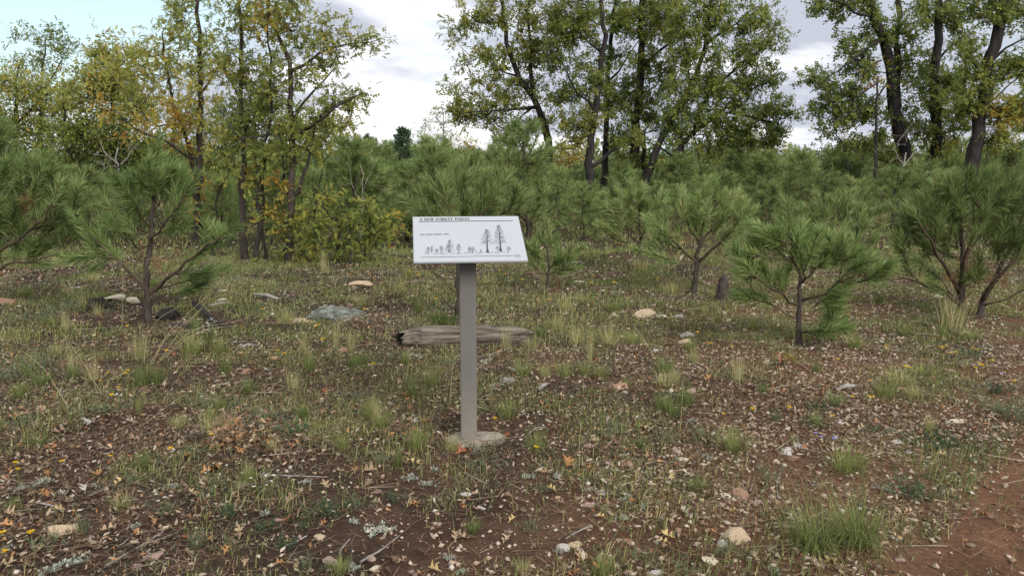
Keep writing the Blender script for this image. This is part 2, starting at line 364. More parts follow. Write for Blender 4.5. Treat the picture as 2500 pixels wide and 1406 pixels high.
rr = 1 + .14 * np.sin(th * 2 + 1) + .10 * np.sin(th * 3) + rng.uniform(-.05, .05, q)
rings = []
for s_, z_ in ((1.0, -.03), (.97, -.002), (.8, .010), (.45, .016), (.06, .019)):
    rings.append(np.stack([np.cos(th) * rr * .155 * s_, np.sin(th) * rr * .15 * s_, np.full(q, z_) + rng.uniform(-.004, .004, q)], -1))
V = np.concatenate(rings); i = np.arange(4)[:, None] * q; j = np.arange(q)[None]; k = (j + 1) % q
a.add(V, np.stack([i + j, i + k, i + q + k, i + q + j], -1).reshape(-1, 4)); a.F3.append(np.array([[4 * q, 4 * q + s_, 4 * q + s_ + 1] for s_ in range(1, q - 1)]))
foot = obj('concrete_footing', a.mesh('concrete_footing', M['concrete'], True), sign, (.035, .02, 0))

# what is printed on the panel: photo points carried onto the panel's own plane
src = np.array([(1010, 639.5), (1290, 636), (1265, 526.5), (1008, 528.5)]); dst = np.array([(0, 0), (PW, 0), (PW, PH), (0, PH)])
A_ = []; B_ = []
for (x, y), (u, v) in zip(src, dst):
    A_ += [[x, y, 1, 0, 0, 0, -u * x, -u * y], [0, 0, 0, x, y, 1, -v * x, -v * y]]; B_ += [u, v]
Hm = np.append(np.linalg.solve(np.array(A_, float), np.array(B_, float)), 1).reshape(3, 3)
def uv(x, y):
    q = Hm @ np.array([x, y, 1.0]); return q[:2] / q[2]
def onp(P, lift):
    P = np.asarray(P, float).reshape(-1, 2)
    return loc_(c_ + np.outer(P[:, 0] - PW / 2, ax_r) + np.outer(P[:, 1] - PH / 2, ax_u) + ax_n * lift)
def stroke(acc, p, q, w0, w1=None, lift=.0006):
    p, q = np.asarray(p, float), np.asarray(q, float); w1 = w0 if w1 is None else w1
    d = q - p; n_ = np.array([-d[1], d[0]]) / (np.linalg.norm(d) + 1e-9)
    acc.add(onp([p - n_ * w0 / 2, p + n_ * w0 / 2, q + n_ * w1 / 2, q - n_ * w1 / 2], lift), [[0, 3, 2, 1]])
T_, t2 = .27, .10
def ring(cx, cy, rx, ry, a0, a1, thick, thin_, n=14):
    """arc of a letter, thick at its sides and thin at top and bottom"""
    out_ = []
    for k in range(n):
        b0, b1 = a0 + (a1 - a0) * k / n, a0 + (a1 - a0) * (k + 1) / n
        w_ = lambda b: thin_ + (thick - thin_) * abs(math.cos(b)) ** 1.5
        out_.append((cx + rx * math.cos(b0), cy + ry * math.sin(b0), cx + rx * math.cos(b1), cy + ry * math.sin(b1), w_(b0), w_(b1)))
    return out_
def srf(x, y, w_=.3): return (x - w_ / 2, y, x + w_ / 2, y, t2, t2)
GL = {
 'A': (.95, [(.48, 1, .12, 0, t2, t2), (.45, 1, .80, 0, T_, T_), (.22, .35, .66, .35, t2, t2), srf(.1, .03), srf(.82, .03)]),
 'N': (1.0, [(.16, 0, .16, 1, t2, t2), (.14, 1, .84, 0, T_, T_), (.86, 0, .86, 1, t2, t2), srf(.14, .03), srf(.12, .97), srf(.86, .97)]),
 'E': (.8, [(.2, 0, .2, 1, T_, T_), (.08, .97, .72, .97, t2, t2), (.08, .03, .74, .03, t2, t2), (.2, .5, .55, .5, t2, t2), (.72, .8, .72, .99, t2, t2), (.74, .01, .74, .22, t2, t2), (.55, .4, .55, .6, t2, t2)]),
 'W': (1.3, [(.16, 1, .42, 0, T_, T_), (.42, 0, .66, 1, t2, t2), (.62, 1, .9, 0, T_, T_), (.9, 0, 1.16, 1, t2, t2), srf(.14, .97), srf(.64, .97), srf(1.16, .97)]),
 'F': (.76, [(.2, 0, .2, 1, T_, T_), (.08, .97, .7, .97, t2, t2), (.2, .5, .52, .5, t2, t2), (.7, .78, .7, .99, t2, t2), srf(.2, .03, .36), (.52, .4, .52, .6, t2, t2)]),
 'O': (1.0, ring(.5, .5, .36, .47, 0, 2 * PI, T_, t2, 22)),
 'R': (.95, [(.2, 0, .2, 1, T_, T_), (.08, .97, .45, .97, t2, t2), (.2, .5, .45, .5, t2, t2), (.5, .48, .78, 0, T_, T_), srf(.2, .03, .36), srf(.82, .03, .2)] + ring(.44, .735, .24, .235, -PI / 2, PI / 2, T_, t2)),
 'S': (.75, [(.2, .74, .56, .28, T_, T_)] + ring(.38, .74, .22, .235, .5, PI, t2, t2) + ring(.37, .26, .22, .235, PI, 2 * PI, t2, t2) + [(.6, .7, .6, .95, t2, t2), (.14, .05, .14, .3, t2, t2)]),
 'T': (.85, [(.42, 0, .42, 1, T_, T_), (.08, .97, .76, .97, t2, t2), (.08, .75, .08, .99, t2, t2), (.76, .75, .76, .99, t2, t2), srf(.42, .03, .36)]),
 'D': (1.0, [(.2, 0, .2, 1, T_, T_), (.08, .97, .5, .97, t2, t2), (.08, .03, .5, .03, t2, t2)] + ring(.46, .5, .38, .47, -PI / 2, PI / 2, T_, t2)),
 'Y': (.92, [(.12, 1, .46, .45, T_, T_), (.46, .45, .76, 1, t2, t2), (.46, 0, .46, .47, T_, T_), srf(.12, .97), srf(.77, .97), srf(.46, .03, .36)]),
 'H': (1.0, [(.2, 0, .2, 1, T_, T_), (.8, 0, .8, 1, T_, T_), (.2, .5, .8, .5, t2, t2), srf(.2, .03, .36), srf(.8, .03, .36), srf(.2, .97, .36), srf(.8, .97, .36)]),
 'I': (.45, [(.22, 0, .22, 1, T_, T_), srf(.22, .03, .36), srf(.22, .97, .36)]),
 'G': (1.0, ring(.5, .5, .36, .47, .5, 2 * PI - .4, T_, t2, 18) + [(.82, .05, .82, .42, T_, T_), srf(.78, .42)]),
 ',': (.35, [(.16, .12, .1, -.18, .16, .08)]),
 '1': (.55, [(.28, 0, .28, 1, T_, T_), srf(.28, .03, .4), (.12, .82, .28, .98, t2, t2)]),
 '9': (.75, ring(.37, .68, .25, .3, 0, 2 * PI, T_, t2) + [(.62, .68, .5, .2, T_, t2), (.5, .2, .2, .04, t2, t2)]),
 '0': (.75, ring(.37, .5, .26, .47, 0, 2 * PI, T_, t2, 18)),
 ' ': (.45, []),
}
def lettering(name, text, p0, p1, height, mat):
    """text along p0 to p1 of the panel, stretched to fit, letter height in metres"""
    tot = sum(GL[ch][0] for ch in text); ex = (p1 - p0) / tot; ey = np.array([-ex[1], ex[0]]); ey = ey / np.linalg.norm(ey) * height
    wk = np.linalg.norm(ex)
    acc = Acc(); x = 0.0
    for ci, ch in enumerate(text):
        wd, segs = GL[ch]
        for si, (x0, y0, x1, y1, a0, a1) in enumerate(segs):
            P, Q = p0 + ex * (x + x0) + ey * y0, p0 + ex * (x + x1) + ey * y1
            s_ = wk if abs(y1 - y0) > .35 else min(wk, height)
            if abs(y1 - y0) <= .35 and abs(x1 - x0) > .2: s_ = height * .9
            stroke(acc, P, Q, a0 * s_, a1 * s_, .0005 + si * 1e-5 + ci * 2e-6)
        x += wd
    return obj(name, acc.mesh(name, mat), sign)
lettering('title_lettering', 'A NEW FOREST TODAY', uv(1024, 538.6), uv(1147.5, 537.2), .027, M['ink'])
lettering('caption_lettering', 'THE DYING FOREST, 1990', uv(1025, 574.0), uv(1096, 572.6), .0125, M['ink'])
for nm, p, q, wd in (('upper_rule', (1024, 540.9), (1252, 538.4), .0062), ('lower_rule', (1027.5, 627.6), (1257, 623.6), .0036)):
    acc = Acc(); stroke(acc, uv(*p), uv(*q), wd); obj(nm, acc.mesh(nm, M['ink']), sign)
acc = Acc()                                            # the small print: lines too fine to read
for li, (y, x1) in enumerate(((546.3, 1134), (548.2, 1138), (552.2, 1130), (554.9, 1131), (557.3, 1043))):
    x = 1024.0
    while x < x1:
        l_ = min(random.uniform(1.2, 5.0), x1 - x)
        stroke(acc, uv(x, y - (x - 1024) * .012), uv(x + l_, y - (x + l_ - 1024) * .012), .0030, None, .0006)
        x += l_ + random.uniform(.35, .6)
obj('small_print', acc.mesh('small_print', M['grey_ink']), sign)
# drawn trees: (foot x, foot y, top y, half width, trunk share, trunk width)
ill = Acc()
rs = random.Random(3)
def drawn_tree(x, y, top, hw, bole, tw, dens, lean=0.0, cone=True):
    h = y - top
    nseg = 6
    for k in range(nseg):
        f0, f1 = k / nseg, (k + 1) / nseg
        wob = lambda f: lean * f + .5 * math.sin(f * 7 + x)
        wf = lambda f: tw * (1 - .85 * f) + (tw * .8 * max(0, 1 - f * 9))
        stroke(ill, uv(x + wob(f0), y - h * f0), uv(x + wob(f1), y - h * f1), wf(f0) * .0022, wf(f1) * .0022, .0007)
    for k in range(int(dens * 1.05)):
        f = rs.uniform(bole, 1.0) ** .9
        g_ = (f - bole) / (1 - bole)
        r_ = hw * ((1 - g_) ** .75 + .12 if cone else math.sqrt(max(0, 1 - (2 * g_ - 1) ** 2)) + .1)
        dx = rs.uniform(-1, 1) * r_
        px, py = x + lean * f + dx, y - h * f + abs(dx) * .16
        l_ = rs.uniform(.8, 2.4); an = math.atan2(-.5 - rs.random() * .9, (1 if dx > 0 else -1)) if rs.random() < .7 else rs.uniform(0, PI)
        stroke(ill, uv(px, py), uv(px + l_ * math.cos(an), py + l_ * .6 * math.sin(an)), rs.uniform(.0010, .0027), .0006, .0006 + k * 4e-7)
    for k in range(int(dens / 16)):                   # boughs
        f = rs.uniform(bole, .9); sgn = rs.choice((-1, 1)); g_ = (f - bole) / (1 - bole); r_ = hw * (1 - g_) * rs.uniform(.6, 1)
        stroke(ill, uv(x + lean * f, y - h * f), uv(x + lean * f + sgn * r_, y - h * f + r_ * rs.uniform(-.1, .35)), .0014, .0006, .00065)
for sp in ((1190.5, 616.5, 560, 17, .33, 4.6, 330, -3), (1223, 613.5, 549, 16, .27, 4.6, 420, -6), (1045, 618.5, 603, 8, .2, 1.6, 70, 0), (1054, 616, 600, 5, .2, 1.2, 45, 0),
           (1066, 617, 607, 5, .2, 1.2, 40, 0), (1077, 616.5, 600, 8, .2, 1.4, 75, 0), (1098, 616, 585, 11, .12, 1.7, 150, 0), (1094, 616, 596, 7, .2, 1.4, 60, 0),
           (1119, 618.5, 595, 8.5, .25, 1.5, 90, 0), (1145, 615, 602, 5, .2, 1.3, 45, 0), (1154, 617, 603, 9, .25, 1.5, 75, 0), (1214, 613, 601, 6, .3, 1.4, 45, 0), (1241, 614.5, 602, 7, .45, 2.2, 50, 0)):
    drawn_tree(*sp)
for p, q, w0, w1 in (((1174.5, 614.5), (1173.5, 608), .006, .003), ((1166, 618.5), (1178, 614), .002, .0008)): stroke(ill, uv(*p), uv(*q), w0, w1)
for k in range(150):                                   # broken ground line under the drawn trees
    x = rs.uniform(1034, 1250); y = 620.5 - (x - 1034) * .022 + rs.uniform(-2.2, 1.4)
    stroke(ill, uv(x, y), uv(x + rs.uniform(1.5, 6), y - rs.uniform(-.4, 1.2)), rs.uniform(.0006, .0018), .0004, .0006 + k * 5e-7)
obj('forest_drawing', ill.mesh('forest_drawing', M['pencil']), sign)
sh = Acc()
pts = [(1258.5, 621.5), (1264, 622), (1269.5, 621.2), (1270, 623.5), (1269.6, 625.5), (1271, 626.5), (1269.8, 628), (1265, 628.6), (1260.5, 628.0), (1259, 626.8), (1259.4, 624.8)]
for k in range(len(pts)): stroke(sh, uv(*pts[k]), uv(*pts[(k + 1) % len(pts)]), .0014, None, .0006 + k * 1e-6)
stroke(sh, uv(1264.6, 626.6), uv(1264.3, 622.9), .0062, .0008, .0007); stroke(sh, uv(1264.7, 627.4), uv(1264.6, 626.4), .0016, None, .00072)
for x in (1261.0, 1268.0): stroke(sh, uv(x, 625.6), uv(x - .1, 624.0), .0022, None, .0007)
obj('shield_emblem', sh.mesh('shield_emblem', M['ink']), sign)
bolts = Acc(); 
for u_, v_ in ((.10, .225), (.51, .225)):
    pass
#@@PART2
# ------------------------------------------------------------------ trees
def poly(pts, step):
    P = np.asarray(pts, float)
    s = np.concatenate([[0], np.cumsum(np.linalg.norm(np.diff(P, axis=0), axis=1))])
    n = max(3, int(s[-1] / step) + 1); u = np.linspace(0, s[-1], n)
    Q = np.stack([np.interp(u, s, P[:, k]) for k in range(3)], 1)
    if n > 3: Q[1:-1] = .25 * Q[:-2] + .5 * Q[1:-1] + .25 * Q[2:]
    return Q
class Skel:
    """a tree's wood: stems given point by point, then twigs grown to every leaf cluster from the wood nearest to it"""
    def __init__(s, step):
        s.step = step; s.P = np.zeros((30000, 3)); s.par = np.full(30000, -1); s.fr = np.zeros(30000); s.n = 0; s.ch = []; s.tips = []
    def node(s, p, par, fr=0.0):
        i = s.n; s.P[i] = p; s.par[i] = par; s.fr[i] = fr; s.n += 1; return i
    def stem(s, pts, r0, r1, attach=True, wob=.02, kind='branch'):
        Q = poly(pts, s.step); Q[1:] += rng.normal(0, wob * s.step * 2.5, (len(Q) - 1, 3))
        prev = -1
        if attach and s.n:
            prev = int(np.argmin(((s.P[:s.n] - Q[0]) ** 2).sum(1)))
        ids = [prev] if prev >= 0 else []
        R = r0 + (r1 - r0) * np.linspace(0, 1, len(Q)) ** .6
        for q, r in zip(Q, R): prev = s.node(q, prev, r); ids.append(prev)
        s.ch.append((ids, kind)); return ids
    def to(s, t, pen=.7, curve=.2, up=.0):
        D = t - s.P[:s.n]
        dist = np.sqrt((D ** 2).sum(1)) + pen * np.maximum(0, -D[:, 2] + .03) + .08 * np.minimum(s.fr[:s.n] / .1, 1) * 0
        i = int(np.argmin(dist)); p0 = s.P[i]; d = t - p0; ln = np.linalg.norm(d)
        c = p0 + d * .5 + rng.normal(0, curve * ln * .35, 3) + np.array([0, 0, -up * ln])
        k = max(2, int(ln / s.step) + 1); prev = i; ids = [i]
        for f in np.linspace(0, 1, k + 1)[1:]:
            q = (1 - f) ** 2 * p0 + 2 * f * (1 - f) * c + f * f * t
            if f < 1: q = q + rng.normal(0, .06 * s.step, 3)
            prev = s.node(q, prev); ids.append(prev)
        s.ch.append((ids, 'branch')); s.tips.append(prev)
        return prev, (t - s.P[ids[-2]]) / (np.linalg.norm(t - s.P[ids[-2]]) + 1e-9)
    def wood(s, rt, acc_t, acc_b, p=.5, scale=1.0):
        n = s.n; cnt = np.zeros(n)
        for i in s.tips: cnt[i] += 1
        for i in range(n - 1, -1, -1):
            if s.par[i] >= 0: cnt[s.par[i]] += cnt[i]
        r = np.maximum(s.fr[:n], rt * np.maximum(cnt, 1) ** p)
        st = s.fr[:n] > 0; r[st] = s.fr[:n][st]
        for i in range(n):
            if s.par[i] >= 0: r[i] = min(r[i], r[s.par[i]] * 1.02)
        for ids, kind in s.ch:
            R = r[ids].copy(); R[0] = min(R[0], R[1] * 1.15)
            if kind == 'trunk': tube(acc_t, s.P[ids], R, 11, .5, rough=.07)
            else: tube(acc_b, s.P[ids], R, 8 if R[0] > .05 else (5 if R[0] > .015 else 3), .5, cap=R[-1] > .01, rough=.05 if R[0] > .03 else 0)
        return r
def lobes(n):
    """a lobed leaf of 2n triangles, one unit long"""
    V = [(0.0, 0, 0)]; Fc = []
    w_ = {3: (.20, .30, .22), 2: (.24, .27)}[n]
    xs = np.linspace(.06, 1.0, n + 1)
    V = [(x, 0, .05 * math.sin(x * PI)) for x in xs]
    for k in range(n):
        for sg in (1, -1):
            V.append((xs[k] + (xs[k + 1] - xs[k]) * .72, sg * w_[k], -.05))
            b = len(V) - 1; Fc.append((k, k + 1, b) if sg > 0 else (k + 1, k, b))
    return np.array(V), np.array(Fc)
LEAF3, LEAF2 = lobes(3), lobes(2)
def blob_points(blobs, Y, dscale=1.0):
    P, T = [], []
    for b in blobs:
        cx, cy, rx, ry, n = b[:5]; tm = b[5] if len(b) > 5 else None; dY = b[6] if len(b) > 6 else 0.0
        u = rng.normal(size=(n, 3)); u /= np.linalg.norm(u, axis=1)[:, None]; u *= rng.uniform(.15, 1, (n, 1)) ** .45
        rd = (rx + ry) / 2 * Y / F * dscale
        for k in range(n):
            P.append(at(cx + u[k, 0] * rx, cy + u[k, 1] * ry, Y + dY + u[k, 2] * rd)); T.append(tm)
    return P, T
GRP_OAK = 'oaks of the clearing edge'
def oak(label, Y, base_px, stems, blobs, bark='left_bark', tint=.4, sd=.16, leaf=.085, per=26, spread=.15, tmpl=LEAF3, group=None, name='oak_tree', dscale=1.0, rt=.0035, step=.22, leafmat='oak_leaf', cat='tree', pen=.7, dens=1.0):
    bx = at(base_px, 500, Y); bz = float(gh(bx[0], Y)); base = np.array([bx[0], Y, bz])
    sk = Skel(step)
    for si, s_ in enumerate(stems):
        pts, r0, r1 = s_[0], s_[1], s_[2]
        P = [at(p[0], p[1], Y + (p[2] if len(p) > 2 else 0)) for p in pts]
        root = si == 0 or (len(s_) > 3 and s_[3] == 'root')
        if root:
            P[0][2] = float(gh(P[0][0], P[0][1])) - .05
        sk.stem(P, r0, r1, attach=not root, kind='trunk' if root else 'branch', wob=.035)
        if root:                                        # flare of the foot
            ids = sk.ch[-1][0]; sk.fr[ids[0]] *= 1.25
    P, T = blob_points([(b[0], b[1], b[2], b[3], max(1, int(b[4] * dens))) + tuple(b[5:]) for b in blobs], Y, dscale)
    order = np.argsort([min(((sk.P[:sk.n] - p) ** 2).sum(1)) for p in P])
    cen, ct = [], []
    for i in order:
        sk.to(P[i], pen=pen, curve=.3); cen.append(P[i]); ct.append(T[i] if T[i] is not None else tint)
    at_, ab, ac = Acc(), Acc(), Acc()
    sk.wood(rt, at_, ab)
    cen = np.array(cen); ct = np.array(ct) + rng.normal(0, sd * .45, len(cen)); n = len(cen)
    per_ = np.maximum(4, rng.normal(per, per * .3, n) * 1.12).astype(int)
    kt = 4                                              # short twigs in every cluster
    E_ = cen[:, None, :] + rng.normal(0, spread, (n, kt, 3)) * np.array([1, 1, .8])
    S_ = cen[:, None, :] + (E_ - cen[:, None, :]) * .0
    Pm = (S_ + E_) / 2 + rng.normal(0, spread * .12, (n, kt, 3))
    tr_ = max(rt * .7, .0022)
    for a_, b_ in ((S_, Pm), (Pm, E_)):
        A0, B0 = a_.reshape(-1, 3), b_.reshape(-1, 3); d = B0 - A0
        fr = frames(d, rng.uniform(0, 6, len(d)))
        V = np.concatenate([A0[:, None] + s_ * fr[:, :, ax_][:, None] * tr_ for s_, ax_ in ((1, 1), (-.5, 2), (-1, 1))] + [B0[:, None] + s_ * fr[:, :, ax_][:, None] * tr_ * .6 for s_, ax_ in ((1, 1), (-.5, 2), (-1, 1))], 1)
        Fx = (np.array([[0, 1, 4, 3], [1, 2, 5, 4], [2, 0, 3, 5]])[None] + (np.arange(len(d)) * 6)[:, None, None]).reshape(-1, 4)
        ab.add(V.reshape(-1, 3), Fx)
    ci = np.repeat(np.arange(n), per_); m = len(ci); tw = rng.integers(0, kt, m)
    u = rng.uniform(.25, 1.05, m) ** .7
    pos = cen[ci] + (E_[ci, tw] - cen[ci]) * u[:, None] + rng.normal(0, spread * .22, (m, 3))
    D = (E_[ci, tw] - cen[ci]) / spread * .5 + rng.normal(0, .75, (m, 3)) + np.array([0, 0, -.12])
    Mx = frames(D, rng.normal(0, .75, m))
    tt = np.clip(ct[ci] + rng.normal(0, sd, m), 0, 1)
    stamp(ac, tmpl[0], tmpl[1], pos, Mx, rng.uniform(.65, 1.2, m) * leaf * 1.36, tt)
    o = empty(name, base); tag(o, label, cat, group)
    if at_.n: obj('trunk', at_.mesh('trunk', M[bark], True, base), o)
    if ab.n: tag(obj('branches', ab.mesh('branches', M[bark], True, base), o), kind='stuff')
    if ac.n: tag(obj('crown', ac.mesh('crown', M[leafmat], False, base), o), kind='stuff')
    return o

def needles(acc, B, D, Ln, m, nl, nw, tint, tsd=.17, spread=(18, 64)):
    """bottle-brush shoots: bases B, directions D, lengths Ln, m needles each"""
    n = len(B); ci = np.repeat(np.arange(n), m); q = len(ci)
    u = rng.uniform(0, 1, q) ** .75
    D = D / (np.linalg.norm(D, axis=1)[:, None] + 1e-9)
    fr = frames(D, np.zeros(n))
    az = rng.uniform(0, 2 * PI, q); an = np.radians(rng.uniform(*spread, q) * (1.12 - .55 * u))
    d = D[ci] * np.cos(an)[:, None] + np.sin(an)[:, None] * (fr[ci, :, 1] * np.cos(az)[:, None] + fr[ci, :, 2] * np.sin(az)[:, None])
    d[:, 2] -= .03 * rng.random(q)
    b = B[ci] + D[ci] * (u * Ln[ci])[:, None]
    l_ = rng.uniform(.7, 1.12, q) * nl
    rp = rng.normal(size=(q, 3)); sd_ = np.cross(d, rp); sd_ /= np.linalg.norm(sd_, axis=1)[:, None] + 1e-9
    mid = b + d * (l_ * .55)[:, None]; tip = b + d * l_[:, None]; tip[:, 2] -= l_ * .02
    V = np.stack([b - sd_ * nw * .35, b + sd_ * nw * .35, mid + sd_ * nw * .5, mid - sd_ * nw * .5, tip], 1)
    i5 = (np.arange(q) * 5)[:, None]
    tv = np.repeat(np.clip(tint[ci] + rng.normal(0, tsd, q), 0, 1), 5)
    base_n = acc.n
    acc.add(V.reshape(-1, 3), np.array([[0, 1, 2, 3]]) + i5, tv)
    acc.F3.append(np.array([[3, 2, 4]]) + i5 + base_n)
def needles1(acc, B, D, Ln, m, nl, nw, tint, tsd=.1, spread=(24, 74)):
    """the same with one triangle per needle, for pines farther off"""
    n = len(B); ci = np.repeat(np.arange(n), m); q = len(ci); u = rng.uniform(0, 1, q) ** .75
    D = D / (np.linalg.norm(D, axis=1)[:, None] + 1e-9); fr = frames(D, np.zeros(n))
    az = rng.uniform(0, 2 * PI, q); an = np.radians(rng.uniform(*spread, q) * (1.12 - .55 * u))
    d = D[ci] * np.cos(an)[:, None] + np.sin(an)[:, None] * (fr[ci, :, 1] * np.cos(az)[:, None] + fr[ci, :, 2] * np.sin(az)[:, None])
    d[:, 2] -= .02
    b = B[ci] + D[ci] * (u * Ln[ci])[:, None]; l_ = rng.uniform(.75, 1.15, q) * nl
    sd_ = np.cross(d, rng.normal(size=(q, 3))); sd_ /= np.linalg.norm(sd_, axis=1)[:, None] + 1e-9
    V = np.stack([b - sd_ * nw * .5, b + sd_ * nw * .5, b + d * l_[:, None]], 1)
    acc.add(V.reshape(-1, 3), np.array([[0, 1, 2]]) + (np.arange(q) * 3)[:, None], np.repeat(np.clip(tint[ci] + rng.normal(0, tsd, q), 0, 1), 3))

def finish_pine(name, base, sk, shoots, tint, sd, m, nl, nw, fn, rt, dead=(), keep_dead=.0, bark='pine_bark', nmat='needle'):
    at_, ab, ac = Acc(), Acc(), Acc()
    sk.wood(rt, at_, ab, .42)
    B = np.array([s_[0] for s_ in shoots]); D = np.array([s_[1] for s_ in shoots]); Ln = np.array([s_[2] for s_ in shoots])
    tt = np.clip(tint + rng.normal(0, sd, len(B)), .02, .84)
    for b, d, l_ in zip(B, D, Ln): tube(ab, [b - d * .02, b + d * l_ * .6, b + d * l_ * 1.02], [rt * 1.5, rt * 1.2, rt * .9], 4)
    fn(ac, B, D, Ln, m, nl, nw, tt)
    if len(dead):
        dB = np.array([s_[0] for s_ in dead]); dD = np.array([s_[1] for s_ in dead])
        fn(ac, dB, dD, np.full(len(dB), .16), max(16, m // 3), nl * .8, nw * .8, np.full(len(dB), .95), .05, (35, 95))
    o = empty(name, base)
    obj('trunk', at_.mesh('trunk', M[bark], True, base), o)
    if ab.n: tag(obj('branches', ab.mesh('branches', M['pine_twig'], True, base), o), kind='stuff')
    tag(obj('crown', ac.mesh('crown', M[nmat], False, base), o), kind='stuff')
    return o
def pine(base_px, base_py, stems, blobs, tint=.35, sd=.13, m=80, nl=.145, nw=.0066, dead=(), Y=None, Lr=(.16, .30), tips=True, dscale=.95, up=.8, rt=.0032, step=.10):
    """a young pine whose boughs and shoots follow the photograph"""
    if Y is None: base = gpt(base_px, base_py); Y = base[1]
    else:
        q = at(base_px, base_py, Y); base = np.array([q[0], Y, float(gh(q[0], Y))])
    sk = Skel(step); shoots = []
    ax0 = np.array([base[0], Y])
    for si, s_ in enumerate(stems):
        pts, r0, r1 = s_[0], s_[1], s_[2]; opt = s_[3] if len(s_) > 3 else ''
        P = [at(p[0], p[1], Y + (p[2] if len(p) > 2 else 0)) for p in pts]
        root = si == 0 or opt == 'root'
        if root: P[0][2] = float(gh(P[0][0], P[0][1])) - .03
        ids = sk.stem(P, r0, r1, attach=not root, kind='trunk' if root else 'branch', wob=.05)
        if root: sk.fr[ids[0]] *= 1.3
        if opt != 'bare' and not root:
            e_ = sk.P[ids[-1]]; d = e_ - sk.P[ids[max(0, len(ids) - 3)]]; d /= np.linalg.norm(d)
            shoots.append((e_ - d * .04, d, random.uniform(*Lr)))
            for f in (.6, .8):                          # needles on the outer part of the bough
                q = sk.P[ids[int(f * (len(ids) - 1))]]; shoots.append((q, d + rng.normal(0, .15, 3), .2))
        if root and opt != 'bare':
            e_ = sk.P[ids[-1]]; d = e_ - sk.P[ids[-3]]; d /= np.linalg.norm(d); shoots.append((e_ - d * .05, d, .3))
    P, T = blob_points([(b[0], b[1], b[2], b[3], max(1, int(b[4] * .74))) for b in blobs], Y, dscale)
    order = np.argsort([min(((sk.P[:sk.n] - p) ** 2).sum(1)) for p in P])
    for i in order:
        t = P[i]; tip, d = sk.to(t, pen=1.0, curve=.15, up=.10)
        o2 = np.array([t[0] - ax0[0], t[1] - ax0[1], 0]); o2 /= np.linalg.norm(o2) + 1e-6
        d = d * .55 + o2 * .35 + np.array([0, 0, up]) + rng.normal(0, .18, 3); d /= np.linalg.norm(d)
        l_ = random.uniform(*Lr); shoots.append((t - d * l_ * .4, d, l_))
    dd = []
    for dx, dy, rx, ry, n in dead:
        for k in range(n):
            q = at(dx + rng.uniform(-1, 1) * rx, dy + rng.uniform(-1, 1) * ry, Y + rng.uniform(-.15, .12)); v = rng.normal(0, .6, 3); v[2] -= .6; dd.append((q, v / np.linalg.norm(v)))
    return finish_pine('young_pine', base, sk, shoots, tint, sd, m, nl, nw, needles, rt, dd)
def pine_kind(H, R, n, m, nl, nw, tint, wide=.35, seed=0, lean=0, dead=0, bark='pine_bark', nmat='needle', low=.12, up=.55, name='young_pine', L_=(.2, .34)):
    """a pine standing at the origin, to be copied"""
    sk = Skel(.16); shoots = []
    z = np.linspace(0, H * .93, 9); wob = rng.normal(0, .02 * H, (9, 2)); wob[0] = 0
    sk.stem(np.stack([wob[:, 0] + lean * z, wob[:, 1], z - .04], 1), .028 * H * (.9 + R * .12), .012, False, kind='trunk')
    T = []
    for k in range(n):
        f = low + (1 - low) * rng.uniform(0, 1) ** .85
        e_ = (f / wide) ** .6 if f < wide else max(0.0, (1 - (f - wide) / (1.06 - wide))) ** .62
        r_ = R * e_ * math.sqrt(rng.uniform(.25, 1)) * (1 + .22 * math.sin(k * 2.4)); a_ = rng.uniform(0, 2 * PI)
        T.append(np.array([r_ * math.cos(a_) + lean * f * H, r_ * math.sin(a_), f * H]))
    T.sort(key=lambda t: math.hypot(t[0], t[1]))
    for t in T:
        tip, d = sk.to(t, pen=1.1, curve=.15, up=.12)
        o2 = np.array([t[0], t[1], 0]); o2 /= np.linalg.norm(o2) + 1e-6
        d = d * .5 + o2 * .35 + np.array([0, 0, up]) + rng.normal(0, .2, 3); d /= np.linalg.norm(d)
        l_ = rng.uniform(*L_); shoots.append((t - d * l_ * .4, d, l_))
    dd = []
    for k in range(dead):
        f = rng.uniform(.2, .7); a_ = rng.uniform(0, 6.28); r_ = rng.uniform(.05, .5) * R; v = np.array([math.cos(a_), math.sin(a_), -.4]); dd.append((np.array([r_ * math.cos(a_), r_ * math.sin(a_), f * H]), v / np.linalg.norm(v)))
    return finish_pine(name, (0, 0, 0), sk, shoots, tint, .12, m, nl, nw, needles1, .0045, dd, bark=bark, nmat=nmat)

# ---- oaks on the left
LB, RB = 'left_bark', 'oak_bark'
oak('slender oak with yellow and orange leaves behind the small left pine', 17.0, 482,
    [([(482, 560), (484, 500), (486, 400), (488, 300), (490, 200), (486, 100), (478, 0), (470, -110)], .105, .03),
     ([(478, 430, .2), (455, 335, .3), (420, 250, .3), (402, 160, .2), (396, 80)], .06, .014),
     ([(462, 385), (405, 345, -.5), (335, 320, -1), (275, 265, -1.2), (232, 245, -1.2)], .03, .008), ([(489, 230), (530, 170, .3), (560, 110, .4)], .03, .01)],
    [(478, 30, 62, 100, 40, .45), (500, 150, 50, 60, 22, .5), (385, 130, 90, 75, 40, .55), (330, 190, 75, 80, 26, .52), (460, 240, 80, 90, 36, .62), (395, 285, 95, 45, 24, .74), (505, 330, 55, 50, 12, .62), (265, 265, 42, 20, 6, .72),
     (230, 245, 14, 12, 2, .72), (330, 335, 40, 12, 4, .72), (420, 370, 60, 22, 7, .78), (490, 470, 30, 45, 12, .8), (470, -90, 70, 60, 20), (440, 60, 40, 50, 10)], LB, .48, .10, .095, 20, .19, dens=.85)
